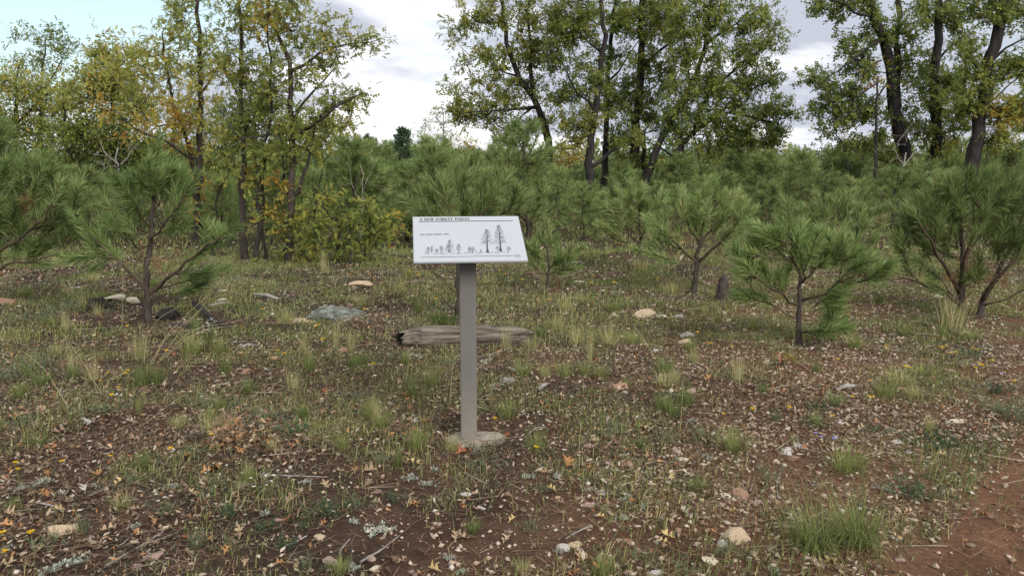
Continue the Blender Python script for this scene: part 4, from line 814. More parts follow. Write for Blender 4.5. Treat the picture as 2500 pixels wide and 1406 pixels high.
# ---- kinds to copy for the pines farther back
KINDS = {}
def hold(o):
    for c in [o] + list(o.children): c.hide_render = False
    return o
KINDS['round'] = [pine_kind(2.0, .75, 110, 48, .20, .014, .52, .42, dead=5), pine_kind(2.0, .85, 125, 44, .20, .014, .46, .38, dead=4), pine_kind(2.0, .70, 115, 46, .21, .014, .38, .45, lean=.08, dead=6)]
KINDS['tall'] = [pine_kind(2.4, .62, 130, 46, .21, .014, .52, .30, dead=5), pine_kind(2.4, .70, 140, 44, .20, .014, .46, .34, dead=8)]
KINDS['far'] = [pine_kind(2.4, .85, 80, 36, .24, .026, .58, .35, dead=5), pine_kind(2.4, .75, 76, 40, .24, .024, .50, .32, dead=6), pine_kind(2.4, .95, 86, 40, .24, .024, .60, .38, dead=2)]  # far needles tinted lighter, standing in for haze in the air
KINDS['juniper'] = [pine_kind(2.4, .55, 330, 34, .11, .020, .45, .25, nmat='juniper', low=.03, up=.8, name='juniper_tree', L_=(.10, .2))]
KINDS['dead'] = []
used = set()
def stand(kind, idx, px, by, ty, hw, look, group, cat='pine', Y=None):
    if Y is None: b = gpt(px, by); Y = b[1]
    else: q = at(px, 400, Y); b = np.array([q[0], Y, float(gh(q[0], Y))])
    if kind in ('round', 'tall') and Y > 34: kind, idx = 'far', idx % 3
    src_ = KINDS[kind][idx % len(KINDS[kind])]
    if src_.name in used: o = dup(src_)
    else: used.add(src_.name); o = src_
    H0 = {'round': 2.0, 'tall': 2.4, 'far': 2.4, 'juniper': 2.4}[kind] * 1.06
    R0 = {'round': .84, 'tall': .72, 'far': .95, 'juniper': .65}[kind]
    H = at(px, ty, Y)[2] - b[2]; Wd = hw * Y / F
    o.location = (b[0], Y, b[2] - .02); o.rotation_euler = (0, 0, rng.uniform(0, 6.28)); o.scale = (Wd / R0, Wd / R0, H / H0)
    later(o, look, cat, group, px, (ty * .6 + min(by, 700) * .4) if by else ty); return o
MG = 'pines standing farther back'
EXTRA = ((690, 590, 432, 64), (905, 602, 385, 84), (1000, 592, 395, 76), (1062, 605, 352, 84), (1185, 582, 425, 66), (1425, 590, 440, 64), (545, 592, 430, 56), (770, 585, 410, 60), (1620, 560, 440, 60), (1760, 545, 420, 64), (2300, 560, 410, 70), (150, 585, 440, 60), (1880, 560, 440, 56), (2080, 570, 430, 64))
for i, (px, by, ty, hw, look) in enumerate((
    (215, 600, 402, 92, 'bright yellow-green young pine'), (20, 610, 288, 78, 'tall mid-green young pine'), (112, 560, 400, 60, 'mid-green young pine'), (640, 545, 400, 62, 'mid-green young pine'), (545, 560, 415, 56, 'mid-green young pine'), (700, 540, 430, 50, 'mid-green young pine'), (450, 560, 440, 46, 'mid-green young pine'),
    (865, 600, 330, 92, 'tall mid-green young pine'), (945, 560, 395, 70, 'mid-green young pine'), (800, 545, 380, 56, 'mid-green young pine'), (1062, 555, 330, 92, 'tall mid-green young pine'), (1145, 520, 372, 64, 'mid-green young pine'), (1010, 545, 400, 60, 'mid-green young pine'),
    (1278, 590, 292, 98, 'tall mid-green young pine'), (1215, 545, 352, 60, 'mid-green young pine'), (1362, 570, 405, 56, 'mid-green young pine'), (1180, 500, 362, 50, 'mid-green young pine'), (1508, 565, 412, 84, 'dense round-topped bright pine'), (1440, 545, 470, 56, 'mid-green young pine'),
    (1640, 510, 432, 56, 'mid-green young pine'), (1705, 520, 405, 66, 'dark green young pine'), (1866, 492, 384, 78, 'flat-topped pine with black trunk'), (1795, 485, 392, 50, 'mid-green young pine'), (1958, 490, 362, 60, 'mid-green young pine'), (1925, 520, 425, 66, 'mid-green young pine'),
    (2010, 540, 410, 66, 'mid-green young pine'), (1960, 600, 490, 56, 'mid-green young pine'), (2180, 560, 405, 84, 'dark green young pine'), (2245, 555, 385, 70, 'dark green young pine'), (2335, 520, 395, 60, 'mid-green young pine'), (2425, 500, 382, 70, 'mid-green young pine'), (2490, 480, 380, 56, 'mid-green young pine'), (2110, 540, 440, 60, 'mid-green young pine'),
    (1580, 540, 450, 56, 'mid-green young pine'), (1770, 520, 430, 56, 'dark green young pine'), (320, 560, 420, 60, 'mid-green young pine'), (600, 510, 395, 46, 'mid-green young pine'), (920, 520, 400, 50, 'mid-green young pine'), (1100, 500, 385, 50, 'mid-green young pine'), (2380, 545, 430, 60, 'dark green young pine'),
    (1330, 520, 395, 60, 'mid-green young pine'), (760, 520, 400, 46, 'mid-green young pine'), (1410, 500, 410, 46, 'mid-green young pine'), (1520, 500, 420, 46, 'mid-green young pine'), (60, 520, 400, 56, 'mid-green young pine'), (2060, 500, 395, 56, 'mid-green young pine'), (2140, 495, 390, 56, 'mid-green young pine')) + tuple((a, b, c, d, 'mid-green young pine') for a, b, c, d in EXTRA)):
    stand('tall' if by - ty > 190 else 'round', i, px, by, ty, hw, look, MG)
stand('juniper', 0, 985, 500, 304, 50, 'dark pointed juniper', None, 'juniper', Y=30)
stand('juniper', 0, 950, 500, 350, 40, 'low dark juniper', None, 'juniper', Y=33)
for i in range(64):                                     # the band of pines that closes the clearing
    px = (i + .5) / 64 * 2900 - 200 + rng.uniform(-20, 20); Y = rng.uniform(36, 75)
    hgt = rng.uniform(1.5, 3.3) * (1.0 if Y < 55 else 1.15)
    q = at(px, 400, Y); ty = project(q[0], Y, hgt)[1]
    stand('far', i, px, 0, ty, rng.uniform(.8, 1.15) / Y * F, 'distant small pine', 'distant pines closing the clearing', Y=Y)
for i in range(56):                                     # and those between it and the clearing
    px = (i + .5) / 56 * 2800 - 150 + rng.uniform(-22, 22); Y = rng.uniform(23, 36)
    q = at(px, 400, Y); ty = project(q[0], Y, rng.uniform(1.2, 2.4))[1]
    stand('round' if i % 2 else 'tall', i, px, 0, ty, rng.uniform(.55, .85) / Y * F, 'small background pine', 'distant pines closing the clearing', Y=Y)
# far conifers on the skyline and the wood behind everything
FK = pine_kind(7.0, 1.5, 150, 30, .45, .07, .25, .22, nmat='juniper', low=.15, name='conifer_tree', L_=(.5, .8))
fk_used = False
for px, ty, sc_f in ((878, 338, 1.0), (897, 326, 1.05), (908, 334, .95), (862, 346, .9), (955, 352, .8), (1012, 352, .8)):
    o = dup(FK) if fk_used else FK; fk_used = True
    Y = 135 + rng.uniform(-10, 10); q = at(px, ty, Y); zb = float(gh(q[0], Y)); o.location = (q[0], Y, zb); s_ = (q[2] - zb) / 7.4; o.scale = (s_ * .9, s_ * .9, s_); o.rotation_euler.z = rng.uniform(0, 6)
    later(o, 'blue-green conifer on the far skyline', 'conifer', 'conifers on the skyline', px, ty)
acc = Acc(); n = 42000
th_ = rng.uniform(-.75, .75, n); rd = rng.uniform(82, 150, n); X = np.sin(th_) * rd; Yv = np.cos(th_) * rd
top = .8 + 3.4 * fbm(X * .09, Yv * .09, 71) + 2.2 * vn(X * .4, Yv * .4, 72) ** 2
Z = gh(X, Yv) + top * rng.uniform(0, 1, n) ** .8
stamp(acc, LEAF2[0] * np.array([1, 1.6, 1]), LEAF2[1], np.stack([X, Yv, Z], 1), frames(rng.normal(size=(n, 3)), rng.uniform(0, 6, n)), rng.uniform(.3, .6, n), np.clip(.12 + .75 * vn(X * .12, Yv * .12, 73) ** 2 + rng.normal(0, .08, n), 0, 1))
tag(obj('distant_woods', acc.mesh('distant_woods', M['far_leaf'])), kind='stuff')
#@@PART3
# ------------------------------------------------------------------ logs, stumps, the lichen rock
def rock_mesh(name, mat, seed, sub=3, cuts=12, flat=.65):
    r_ = np.random.default_rng(seed); bm = bmesh.new(); bmesh.ops.create_icosphere(bm, subdivisions=sub, radius=1)
    V = np.array([v.co for v in bm.verts])
    for k in range(cuts):
        n_ = r_.normal(size=3); n_ /= np.linalg.norm(n_); d = r_.uniform(.34, .74); s_ = V @ n_ - d; V -= np.outer(np.maximum(s_, 0) * .96, n_)
    V *= 1 + r_.uniform(-.025, .025, (len(V), 1)); V *= np.array([1, r_.uniform(.65, .95), flat * r_.uniform(.75, 1.1)])
    V /= np.abs(V[:, 0]).max()
    for v, c in zip(bm.verts, V): v.co = c
    me = bpy.data.meshes.new(name); bm.to_mesh(me); bm.free(); me.materials.append(mat); return me
def log_mesh():
    acc = Acc(); nx, q = 64, 44
    th = np.arange(q) * 2 * PI / q
    fl = np.array([vn(np.cos(th) * 5 + 9, np.sin(th) * 5 + 3, 80)])[0]; fl2 = vn(np.cos(th) * 11, np.sin(th) * 11, 81)
    Ls = 1.14; rows = []
    for i, u in enumerate(np.linspace(0, 1, nx)):
        g_ = vn(u * 6 + th * .6, th * 3.0, 82)
        r = .112 * (1.04 + .18 * (fl - .5) + .30 * (fl2 - .5) + .24 * (g_ - .5))
        ta = (1 - .30 * np.clip((.16 - u) / .16, 0, 1)) * (1 - .10 * abs(u - .4) - .42 * np.clip((u - .90) / .10, 0, 1) ** 1.6)
        x = u * Ls + (.11 * (fl - .5) + .10 * (fl2 - .5)) * (1 - u) ** 6 * .5 + .10 * (fl2 - .5) * u ** 8
        if i == 0: x = x + .14 * np.maximum(0, -.75 * np.cos(th) - .66 * np.sin(th)) - .05 * np.maximum(0, np.cos(th))
        rows.append(np.stack([x, r * ta * np.cos(th) * 1.1, r * ta * np.sin(th) * .95 + .012 * math.sin(u * 5)], -1))
    V = np.concatenate(rows); i = np.arange(nx - 1)[:, None] * q; j = np.arange(q)[None]; k = (j + 1) % q
    acc.add(V, np.stack([i + j, i + q + j, i + q + k, i + k], -1).reshape(-1, 4))
    b = (nx - 1) * q; acc.F3.append(np.array([[b, b + s_ + 1, b + s_] for s_ in range(1, q - 1)]))
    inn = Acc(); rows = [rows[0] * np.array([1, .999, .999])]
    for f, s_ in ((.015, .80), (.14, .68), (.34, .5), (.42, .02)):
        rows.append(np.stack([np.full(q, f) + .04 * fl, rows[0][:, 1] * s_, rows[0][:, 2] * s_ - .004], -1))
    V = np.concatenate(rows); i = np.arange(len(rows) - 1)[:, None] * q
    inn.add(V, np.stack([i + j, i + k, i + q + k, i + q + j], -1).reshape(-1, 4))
    return acc, inn
def wood_mat():
    m, Nn, Lk, b = base_mat('weathered_log')
    t = Nn.new('ShaderNodeTexCoord'); mpn = Nn.new('ShaderNodeMapping'); mpn.inputs['Scale'].default_value = (1.6, 20, 20)
    nz = Nn.new('ShaderNodeTexNoise'); nz.inputs['Scale'].default_value = 2.2; nz.inputs['Detail'].default_value = 7; nz.inputs['Roughness'].default_value = .7
    Lk.new(t.outputs['Object'], mpn.inputs[0]); Lk.new(mpn.outputs[0], nz.inputs['Vector'])
    r = ramp_node(Nn, [(.38, (.014, .011, .008)), (.45, (.085, .066, .050)), (.58, (.20, .165, .128)), (.78, (.30, .26, .215))]); Lk.new(nz.outputs['Fac'], r.inputs['Fac']); Lk.new(r.outputs['Color'], b.inputs['Base Color'])
    b.inputs['Roughness'].default_value = .9
    bp = Nn.new('ShaderNodeBump'); bp.inputs['Strength'].default_value = 1; bp.inputs['Distance'].default_value = .02; Lk.new(nz.outputs['Fac'], bp.inputs['Height']); Lk.new(bp.outputs[0], b.inputs['Normal'])
    return m
M['log'] = wood_mat()
ga, gb = gpt(980, 846), gpt(1296, 836)
lg = empty('fallen_log', ga + np.array([0, 0, .062]), math.atan2(gb[1] - ga[1], gb[0] - ga[0]))
tag(lg, 'weathered grey hollow log lying on the ground behind the sign post', 'log')
a1, a2 = log_mesh(); obj('log_body', a1.mesh('log_body', M['log'], True), lg); obj('hollow', a2.mesh('hollow', M['char_and_shade'], True), lg)  # inner shade of the hollow is put into its near-black colour
def lichen_mat():
    m, Nn, Lk, b = base_mat('lichen_rock'); t = Nn.new('ShaderNodeTexCoord')
    nz = Nn.new('ShaderNodeTexNoise'); nz.inputs['Scale'].default_value = 4.2; nz.inputs['Detail'].default_value = 12; nz.inputs['Roughness'].default_value = .72; Lk.new(t.outputs['Object'], nz.inputs['Vector'])
    r = ramp_node(Nn, [(.34, (.030, .030, .025)), (.45, (.075, .076, .060)), (.53, (.115, .122, .098)), (.59, (.26, .28, .24)), (.64, (.10, .092, .074))]); Lk.new(nz.outputs['Fac'], r.inputs['Fac']); Lk.new(r.outputs['Color'], b.inputs['Base Color'])
    bp = Nn.new('ShaderNodeBump'); bp.inputs['Strength'].default_value = .8; bp.inputs['Distance'].default_value = .03; Lk.new(nz.outputs['Fac'], bp.inputs['Height']); Lk.new(bp.outputs[0], b.inputs['Normal']); b.inputs['Roughness'].default_value = .95
    return m
M['lichen'] = lichen_mat()
p = gpt(808, 782); o = obj('boulder', rock_mesh('boulder', M['lichen'], 5, 4, 9, .6), None, p + np.array([0, .22, -.10])); o.scale = (.36, .40, .24); o.rotation_euler = (.1, .08, .5)
tag(o, 'low grey-green boulder crusted with pale lichen, left of the log', 'rock')
p = gpt(690, 790); o = obj('rock_slab', rock_mesh('rock_slab', STONE['tan'], 11, 3, 8, .4), None, p + np.array([.1, .15, -.02])); o.scale = (.36, .3, .16); tag(o, 'flat reddish slab half buried against the lichen boulder', 'rock')
def chunk(name, pts, radii, label, cat, mat, rough=.3, sides=11):
    acc = Acc(); P = np.array(pts, float); o_ = P[0].copy(); tube(acc, P - o_, radii, sides, rough=rough); ob = obj(name, acc.mesh(name, mat, False), None, o_); tag(ob, label, cat); return ob
def G(px, py, up=0.0): return gpt(px, py) + np.array([0, 0, up])
chunk('charred_stump', [G(222, 760, .01), G(232, 757, .06), G(248, 754, .055), G(268, 756, .01)], [.055, .085, .08, .02], 'black burnt stump end, left of the dark small pine', 'stump', M['char_and_shade'])
chunk('charred_log', [G(388, 783, .02), G(402, 780, .055), G(418, 778, .06), G(434, 776, .03)], [.035, .07, .075, .03], 'black burnt log end touching the foot of the dark small pine', 'log', M['char_and_shade'])
chunk('dead_branch', [G(476, 770, .13), G(500, 782, .08), G(530, 797, .04), G(566, 806, .03)], [.03, .03, .026, .018], 'dark fallen branch right of the burnt log, behind white flowers', 'branch', M['oak_bark'], .2, 7)
chunk('dead_branch', [G(420, 800, .03), G(470, 803, .03), G(545, 806, .03)], [.02, .022, .015], 'dark stick lying flat just below the burnt log', 'branch', M['oak_bark'], .2, 6)
st = G(1763, 735)
acc = Acc(); tube(acc, [(0, 0, -.05), (.0, 0, .05), (.005, 0, .15), (.012, .005, .25), (.018, .006, .32)], [.085, .075, .06, .05, .008], 12, rough=.18)
o = obj('tree_stump', acc.mesh('tree_stump', M['pine_bark']), None, st); tag(o, 'brown pointed stump beside the leaning forked pine', 'stump')
chunk('charred_root', [G(1776, 733, .03), G(1800, 732, .06), G(1830, 730, .05), G(1846, 728, .02)], [.04, .07, .06, .02], 'black burnt root wood right of the pointed stump', 'root', M['char_and_shade'])
chunk('dead_branch', [G(1715, 737, .03), G(1740, 739, .03), G(1766, 742, .02)], [.012, .012, .006], 'thin brown stick lying left of the pointed stump', 'branch', M['pine_twig'], .2, 6)
for px0, py0, px1, py1, w_, lab in ((165, 708, 210, 706, .018, 'pale bleached stick on the bare ground left of the dark small pine'), (508, 752, 565, 742, .024, 'pale bleached bark strip right of the dark small pine'), (622, 722, 680, 733, .03, 'long whitish weathered wood left of the lichen boulder'),
                                    (583, 852, 630, 845, .016, 'pale stick lying below the lichen boulder'), (2040, 955, 2090, 946, .02, 'bleached curved wood slab on the red soil at the right'), (1312, 955, 1342, 938, .016, 'white twist of bleached wood right of the sign post'), (1660, 827, 1696, 822, .026, 'tan slab of old wood behind the right-hand stones'),
                                    (1310, 698, 1345, 690, .014, 'short pale stick under the smallest pine'), (1372, 648, 1420, 643, .035, 'pale rotten log far back right of the sign panel'), (930, 600, 985, 596, .03, 'pale rotten log in the grass behind the sign panel')):
    chunk('dead_wood', [G(px0, py0, w_ * .6), G((px0 + px1) / 2, (py0 + py1) / 2 - 1, w_), G(px1, py1, w_ * .5)], [w_ * .7, w_, w_ * .5], lab, 'dead wood', M['dead_wood'], .3, 7)
# bare leaning pole among the oaks, a dead black pine skeleton on the right, dead twigs
def deadtree(name, label, stems, Y, mat, cat='tree', twigs=0):
    bx = at(stems[0][0][0][0], 500, Y); base = np.array([bx[0], Y, float(gh(bx[0], Y))]); sk = Skel(.15)
    for si, (pts, r0, r1) in enumerate(stems):
        P = [at(q[0], q[1], Y + (q[2] if len(q) > 2 else 0)) for q in pts]
        if si == 0: P[0][2] = base[2] - .03
        sk.stem(P, r0, r1, attach=si > 0, kind='branch', wob=.06)
    for k in range(twigs):
        i = rng.integers(sk.n // 3, sk.n); v = rng.normal(0, .22, 3); sk.to(sk.P[i] + v, 0, .4)
    at2, ab2 = Acc(), Acc(); sk.wood(.0025, at2, ab2); o = empty(name, base); tag(o, label, cat)
    obj('trunk', ab2.mesh('trunk', M[mat], True, base), o); return o
deadtree('dead_sapling', 'bare thin pole leaning right across the slim oak trunks', [([(513, 548), (530, 480), (552, 430), (590, 350), (640, 305)], .026, .012), ([(552, 430), (575, 400), (590, 398)], .01, .004)], 14.2, 'left_bark', twigs=6)
deadtree('dead_sapling', 'bare grey forked sapling above the low bushy oak', [([(880, 560), (884, 500), (888, 450), (880, 400)], .02, .006), ([(886, 470), (900, 430), (915, 395)], .012, .004), ([(884, 500), (860, 450), (850, 420)], .012, .004)], 13.6, 'dead_wood', twigs=10)
deadtree('dead_pine', 'black dead pine skeleton among the green pines on the right', [([(2066, 500), (2066, 470), (2068, 430), (2070, 395)], .08, .02), ([(2066, 478), (2040, 462), (2020, 450)], .04, .01), ([(2066, 476), (2095, 460), (2130, 440)], .035, .01), ([(2067, 450), (2050, 430), (2046, 415)], .03, .01), ([(2067, 450), (2090, 430), (2098, 415)], .03, .01)], 24, 'char_and_shade', twigs=40)
deadtree('dead_brush', 'pale bleached dead brush under the massive oak', [([(2200, 440), (2205, 400), (2210, 375)], .05, .02), ([(2203, 410), (2230, 370), (2260, 368)], .025, .008), ([(2204, 400), (2180, 365), (2190, 355)], .025, .008)], 23, 'dead_wood', twigs=70)
deadtree('dead_brush', 'grey tangle of dead twigs in the dark heart of the left thicket', [([(290, 440), (288, 400), (285, 360)], .05, .02), ([(288, 410), (320, 370), (340, 350)], .025, .008), ([(288, 400), (250, 370), (240, 340)], .025, .008)], 20.5, 'dead_wood', twigs=90)

# ------------------------------------------------------------------ plants of the clearing floor
def blade_tuft(nb, h, spread, lean, w_, t0, t1, seed):
    r_ = np.random.default_rng(seed); acc = Acc()
    b = r_.normal(0, spread * .35, (nb, 2)); az = np.arctan2(b[:, 1], b[:, 0]) + r_.normal(0, .8, nb)
    ln = h * r_.uniform(.55, 1.1, nb); le = lean * r_.uniform(.25, 1.2, nb); tt = np.clip(r_.uniform(t0, t1, nb), 0, 1)
    D = np.stack([np.cos(az), np.sin(az)], 1); S = np.stack([-D[:, 1], D[:, 0]], 1) * np.cos(r_.uniform(-1, 1, nb))[:, None]
    rows = []
    for f in (0, .35, .7, 1):
        out_ = b + D * (ln * np.sin(le) * f ** 1.6)[:, None]; z = ln * f * np.cos(le * f * .8)
        c = np.concatenate([out_, z[:, None] - .01], 1); ww = w_ * (1 - .85 * f) * .5; s3 = np.concatenate([S * ww, np.zeros((nb, 1))], 1)
        rows += [c - s3, c + s3]
    V = np.stack(rows, 1); Fx = np.array([[0, 1, 3, 2], [2, 3, 5, 4], [4, 5, 7, 6]])
    acc.add(V.reshape(-1, 3), (Fx[None] + (np.arange(nb) * 8)[:, None, None]).reshape(-1, 4), np.repeat(tt, 8)); return acc
TUFT = {'arch': [blade_tuft(300, .27, .16, 1.75, .0052, .08, .62, seed=k + 90).mesh('grass_tuft', M['grass']) for k in range(3)]}
for key, args in {'green': (150, .16, .12, 1.15, .0055, .08, .5), 'bright': (150, .16, .12, 1.15, .0055, .28, .62), 'yellow': (140, .16, .12, 1.05, .0054, .42, .9), 'brown': (90, .2, .09, .55, .004, .55, .95), 'blue': (120, .13, .11, .9, .004, .05, .4)}.items():
    TUFT[key] = [blade_tuft(*args, seed=k + 10).mesh('grass_tuft', M['sage' if key == 'blue' else 'grass']) for k in range(3)]
def spot(px, py): return gpt(px, py)
def put(name, me, px, py, sx, sz, look, cat, grp, yaw=None, dz=0.0):
    p = spot(px, py); o = obj(name, me, None, p + np.array([0, 0, dz])); o.scale = (sx, sx, sz); o.rotation_euler = (0, 0, rng.uniform(0, 6.28) if yaw is None else yaw)
    later(o, look, cat, grp, px, py); return o, p
look_t = {'arch': 'big arching grass tuft', 'green': 'green grass tuft', 'bright': 'bright yellow-green grass tuft', 'yellow': 'yellowing grass tuft', 'brown': 'straw-brown upright grass tuft', 'blue': 'grey-green low tuft'}
TL = [(340, 876, 62, 66, 'yellow'), (470, 866, 80, 50, 'bright'), (535, 866, 60, 46, 'bright'), (552, 912, 40, 50, 'green'), (350, 940, 66, 56, 'green'), (385, 936, 50, 50, 'green'), (610, 962, 66, 40, 'green'), (340, 1010, 24, 44, 'bright'), (436, 1045, 52, 36, 'yellow'), (346, 1145, 46, 46, 'green'),
      (180, 925, 40, 40, 'green'), (55, 965, 24, 40, 'green'), (140, 868, 40, 30, 'yellow'), (482, 1335, 62, 50, 'blue'), (202, 1300, 50, 56, 'blue'), (295, 1240, 64, 40, 'yellow'), (604, 1182, 50, 50, 'bright'), (745, 866, 32, 44, 'yellow'), (870, 896, 62, 44, 'green'), (757, 905, 36, 40, 'green'), (820, 850, 36, 40, 'brown'),
      (915, 1010, 50, 42, 'bright'), (1005, 970, 44, 50, 'green'), (835, 1095, 50, 44, 'bright'), (970, 1142, 34, 56, 'green'), (1018, 1095, 62, 52, 'bright'), (1104, 1100, 44, 44, 'yellow'), (668, 1100, 40, 32, 'yellow'), (830, 1398, 62, 40, 'bright'), (1152, 1298, 50, 28, 'green'), (1440, 885, 26, 66, 'brown'), (1405, 842, 56, 40, 'brown'),
      (1490, 846, 56, 36, 'yellow'), (1542, 842, 50, 42, 'bright'), (1276, 918, 60, 42, 'bright'), (1330, 922, 40, 36, 'yellow'), (1378, 922, 50, 44, 'bright'), (1466, 922, 56, 32, 'bright'), (1620, 1000, 56, 50, 'green'), (1672, 990, 50, 56, 'green'), (1692, 888, 40, 36, 'yellow'), (1238, 1020, 60, 46, 'bright'), (1235, 858, 50, 46, 'brown'),
      (1310, 1102, 62, 58, 'bright'), (1790, 1102, 86, 56, 'bright'), (1700, 1198, 54, 40, 'green'), (1470, 1402, 72, 54, 'bright'), (1275, 1398, 50, 36, 'yellow'), (1995, 912, 30, 34, 'green'), (2196, 942, 92, 40, 'yellow'), (1892, 1028, 44, 38, 'blue'), (1998, 1040, 70, 32, 'green'), (1988, 1345, 125, 78, 'arch'), (2085, 1325, 120, 84, 'arch'),
      (2062, 1150, 120, 66, 'bright'), (1935, 1088, 26, 30, 'bright'), (1960, 830, 60, 36, 'yellow'), (2320, 800, 110, 50, 'brown'), (700, 790, 50, 30, 'yellow'), (1190, 700, 60, 30, 'yellow'), (1500, 760, 60, 30, 'bright'), (1640, 720, 60, 30, 'yellow'), (2210, 820, 50, 28, 'bright'), (95, 1090, 70, 36, 'green'), (30, 1245, 46, 30, 'green'), (1565, 1090, 40, 26, 'green'),
      (1860, 960, 40, 26, 'green'), (2440, 1010, 70, 40, 'blue'), (2370, 830, 60, 26, 'bright'), (700, 690, 70, 24, 'bright'), (880, 745, 60, 24, 'yellow'), (1000, 740, 50, 22, 'bright'), (230, 690, 60, 24, 'yellow'), (110, 790, 50, 30, 'blue'), (1420, 740, 50, 24, 'yellow')]
for k in range(64):
    py = 650 + 430 * rng.random() ** 1.3; px = rng.uniform(20, 2480)
    if abs(px - 1145) < 60: continue
    sf = (py - 400) / 560; TL.append((px, py, rng.uniform(40, 74) * (.45 + .5 * sf), rng.uniform(30, 54) * (.5 + .5 * sf), ['green', 'bright', 'yellow', 'brown', 'bright'][k % 5]))
for i, (px, py, wd, h_, k) in enumerate(TL):
    s_ = spot(px, py)[1] * 1.02 / F
    put('grass_tuft', TUFT[k][i % 3], px, py, wd * s_ / .25, h_ * s_ / .115, look_t[k], 'grass tuft', 'grass tufts on the clearing floor')
# leafy herbs, silver rosette plants
def herb_mesh(nst, h, spread, mat, leaf, seed, t0=.2, t1=.8, tall=1.0):
    r_ = np.random.default_rng(seed); acc = Acc()
    for k in range(nst):
        b = np.array([*r_.normal(0, spread * .4, 2), -.005]); e_ = b + np.array([*(b[:2] * 1.1 + r_.normal(0, spread * .25, 2)), h * r_.uniform(.5, 1.05) * tall]); c = (b + e_) / 2 + np.array([0, 0, h * .15])
        ts = np.linspace(0, 1, 4); P = [(1 - t) ** 2 * b + 2 * t * (1 - t) * c + t * t * e_ for t in ts]; tube(acc, P, [.0016, .0014, .0012, .0008], 3, t0, cap=False)
        m_ = 14; u = r_.uniform(.15, 1, m_); pos = ((1 - u) ** 2)[:, None] * b + (2 * u * (1 - u))[:, None] * c + (u * u)[:, None] * e_
        D = r_.normal(size=(m_, 3)) + np.array([0, 0, .4]); LV = np.array([(0, 0, 0), (.5, .16, .04), (1, 0, 0), (.5, -.16, .04)])
        stamp(acc, LV, np.array([[0, 3, 2, 1]]), pos, frames(D, r_.uniform(0, 6, m_)), r_.uniform(.6, 1.2, m_) * leaf, np.clip(r_.uniform(t0, t1, m_), 0, 1))
    return acc.mesh('herb', mat)
def rosette_mesh(nr, spread, seed):
    r_ = np.random.default_rng(seed); acc = Acc(); LV = np.array([(0, 0, 0), (.45, .10, .06), (.8, .17, .10), (1, 0, .08), (.8, -.17, .10), (.45, -.10, .06)])
    for k in range(nr):
        c = np.array([*r_.normal(0, spread * .34, 2), r_.uniform(0, .008)]); m_ = r_.integers(7, 12); az = r_.uniform(0, 6.28) + np.arange(m_) * 2.4; el_ = r_.uniform(.15, .9, m_)
        D = np.stack([np.cos(az) * np.cos(el_), np.sin(az) * np.cos(el_), np.sin(el_)], 1)
        stamp(acc, LV, np.array([[0, 5, 4, 1], [1, 4, 3, 2]]), np.repeat(c[None], m_, 0), frames(D, r_.normal(0, .3, m_)), r_.uniform(.7, 1.15, m_) * .026, np.clip(r_.normal(.5, .28, m_), 0, 1))
    return acc.mesh('rosettes', M['silver'])
HERB = {'green': [herb_mesh(26, .10, .12, M['herb'], .022, k) for k in range(3)], 'sage': [herb_mesh(30, .09, .14, M['sage'], .018, k + 5) for k in range(3)]}
ROS = [rosette_mesh(24, .12, k) for k in range(4)]
HL = [(790, 1262, 84, 56, 'green'), (740, 1292, 30, 24, 'green'), (520, 1210, 60, 40, 'sage'), (640, 1300, 60, 36, 'green'), (560, 1260, 50, 40, 'green'), (880, 1240, 50, 36, 'sage'), (960, 1225, 36, 34, 'green'), (700, 1340, 60, 32, 'green'), (760, 1385, 60, 30, 'sage'), (1785, 1352, 62, 40, 'sage'), (1560, 1360, 56, 36, 'sage'), (1650, 1392, 66, 34, 'sage'),
      (2310, 1098, 120, 44, 'green'), (2400, 1105, 60, 16, 'sage'), (2225, 1212, 130, 56, 'green'), (1880, 1180, 40, 60, 'sage'), (1610, 1080, 50, 40, 'sage'), (1720, 1075, 40, 40, 'sage'), (650, 1030, 80, 44, 'sage'), (720, 1060, 70, 36, 'green'), (520, 1000, 70, 40, 'sage'), (240, 1010, 90, 46, 'sage'), (45, 1040, 60, 40, 'sage'), (60, 790, 80, 40, 'sage'),
      (170, 760, 60, 36, 'sage'), (40, 930, 60, 70, 'sage'), (100, 905, 60, 56, 'sage'), (330, 1180, 60, 36, 'sage'), (470, 1110, 50, 30, 'sage'), (2360, 870, 90, 36, 'sage'), (2300, 790, 40, 40, 'sage'), (2480, 1030, 50, 70, 'sage'), (2430, 960, 60, 30, 'green'), (1650, 930, 50, 26, 'sage'), (1420, 905, 40, 26, 'sage'), (1780, 925, 50, 24, 'sage'), (1500, 1060, 60, 30, 'sage'),
      (920, 1130, 60, 30, 'sage'), (1180, 1140, 60, 34, 'sage'), (1340, 1200, 46, 28, 'sage'), (130, 1330, 70, 40, 'sage'), (400, 1250, 60, 34, 'sage'), (1440, 1180, 30, 24, 'green'), (1300, 1290, 50, 26, 'sage'), (2130, 1060, 60, 30, 'sage'), (2000, 1000, 50, 26, 'green'), (1100, 890, 50, 24, 'sage'), (950, 880, 60, 26, 'sage'), (860, 980, 60, 30, 'sage')]
for i, (px, py, wd, h_, k) in enumerate(HL):
    s_ = spot(px, py)[1] / F
    put('herb_plant', HERB[k][i % 3], px, py, wd * s_ / .24, h_ * s_ / .10, {'green': 'dark green feathery herb', 'sage': 'grey-green feathery herb'}[k], 'herb', 'low herbs on the clearing floor')
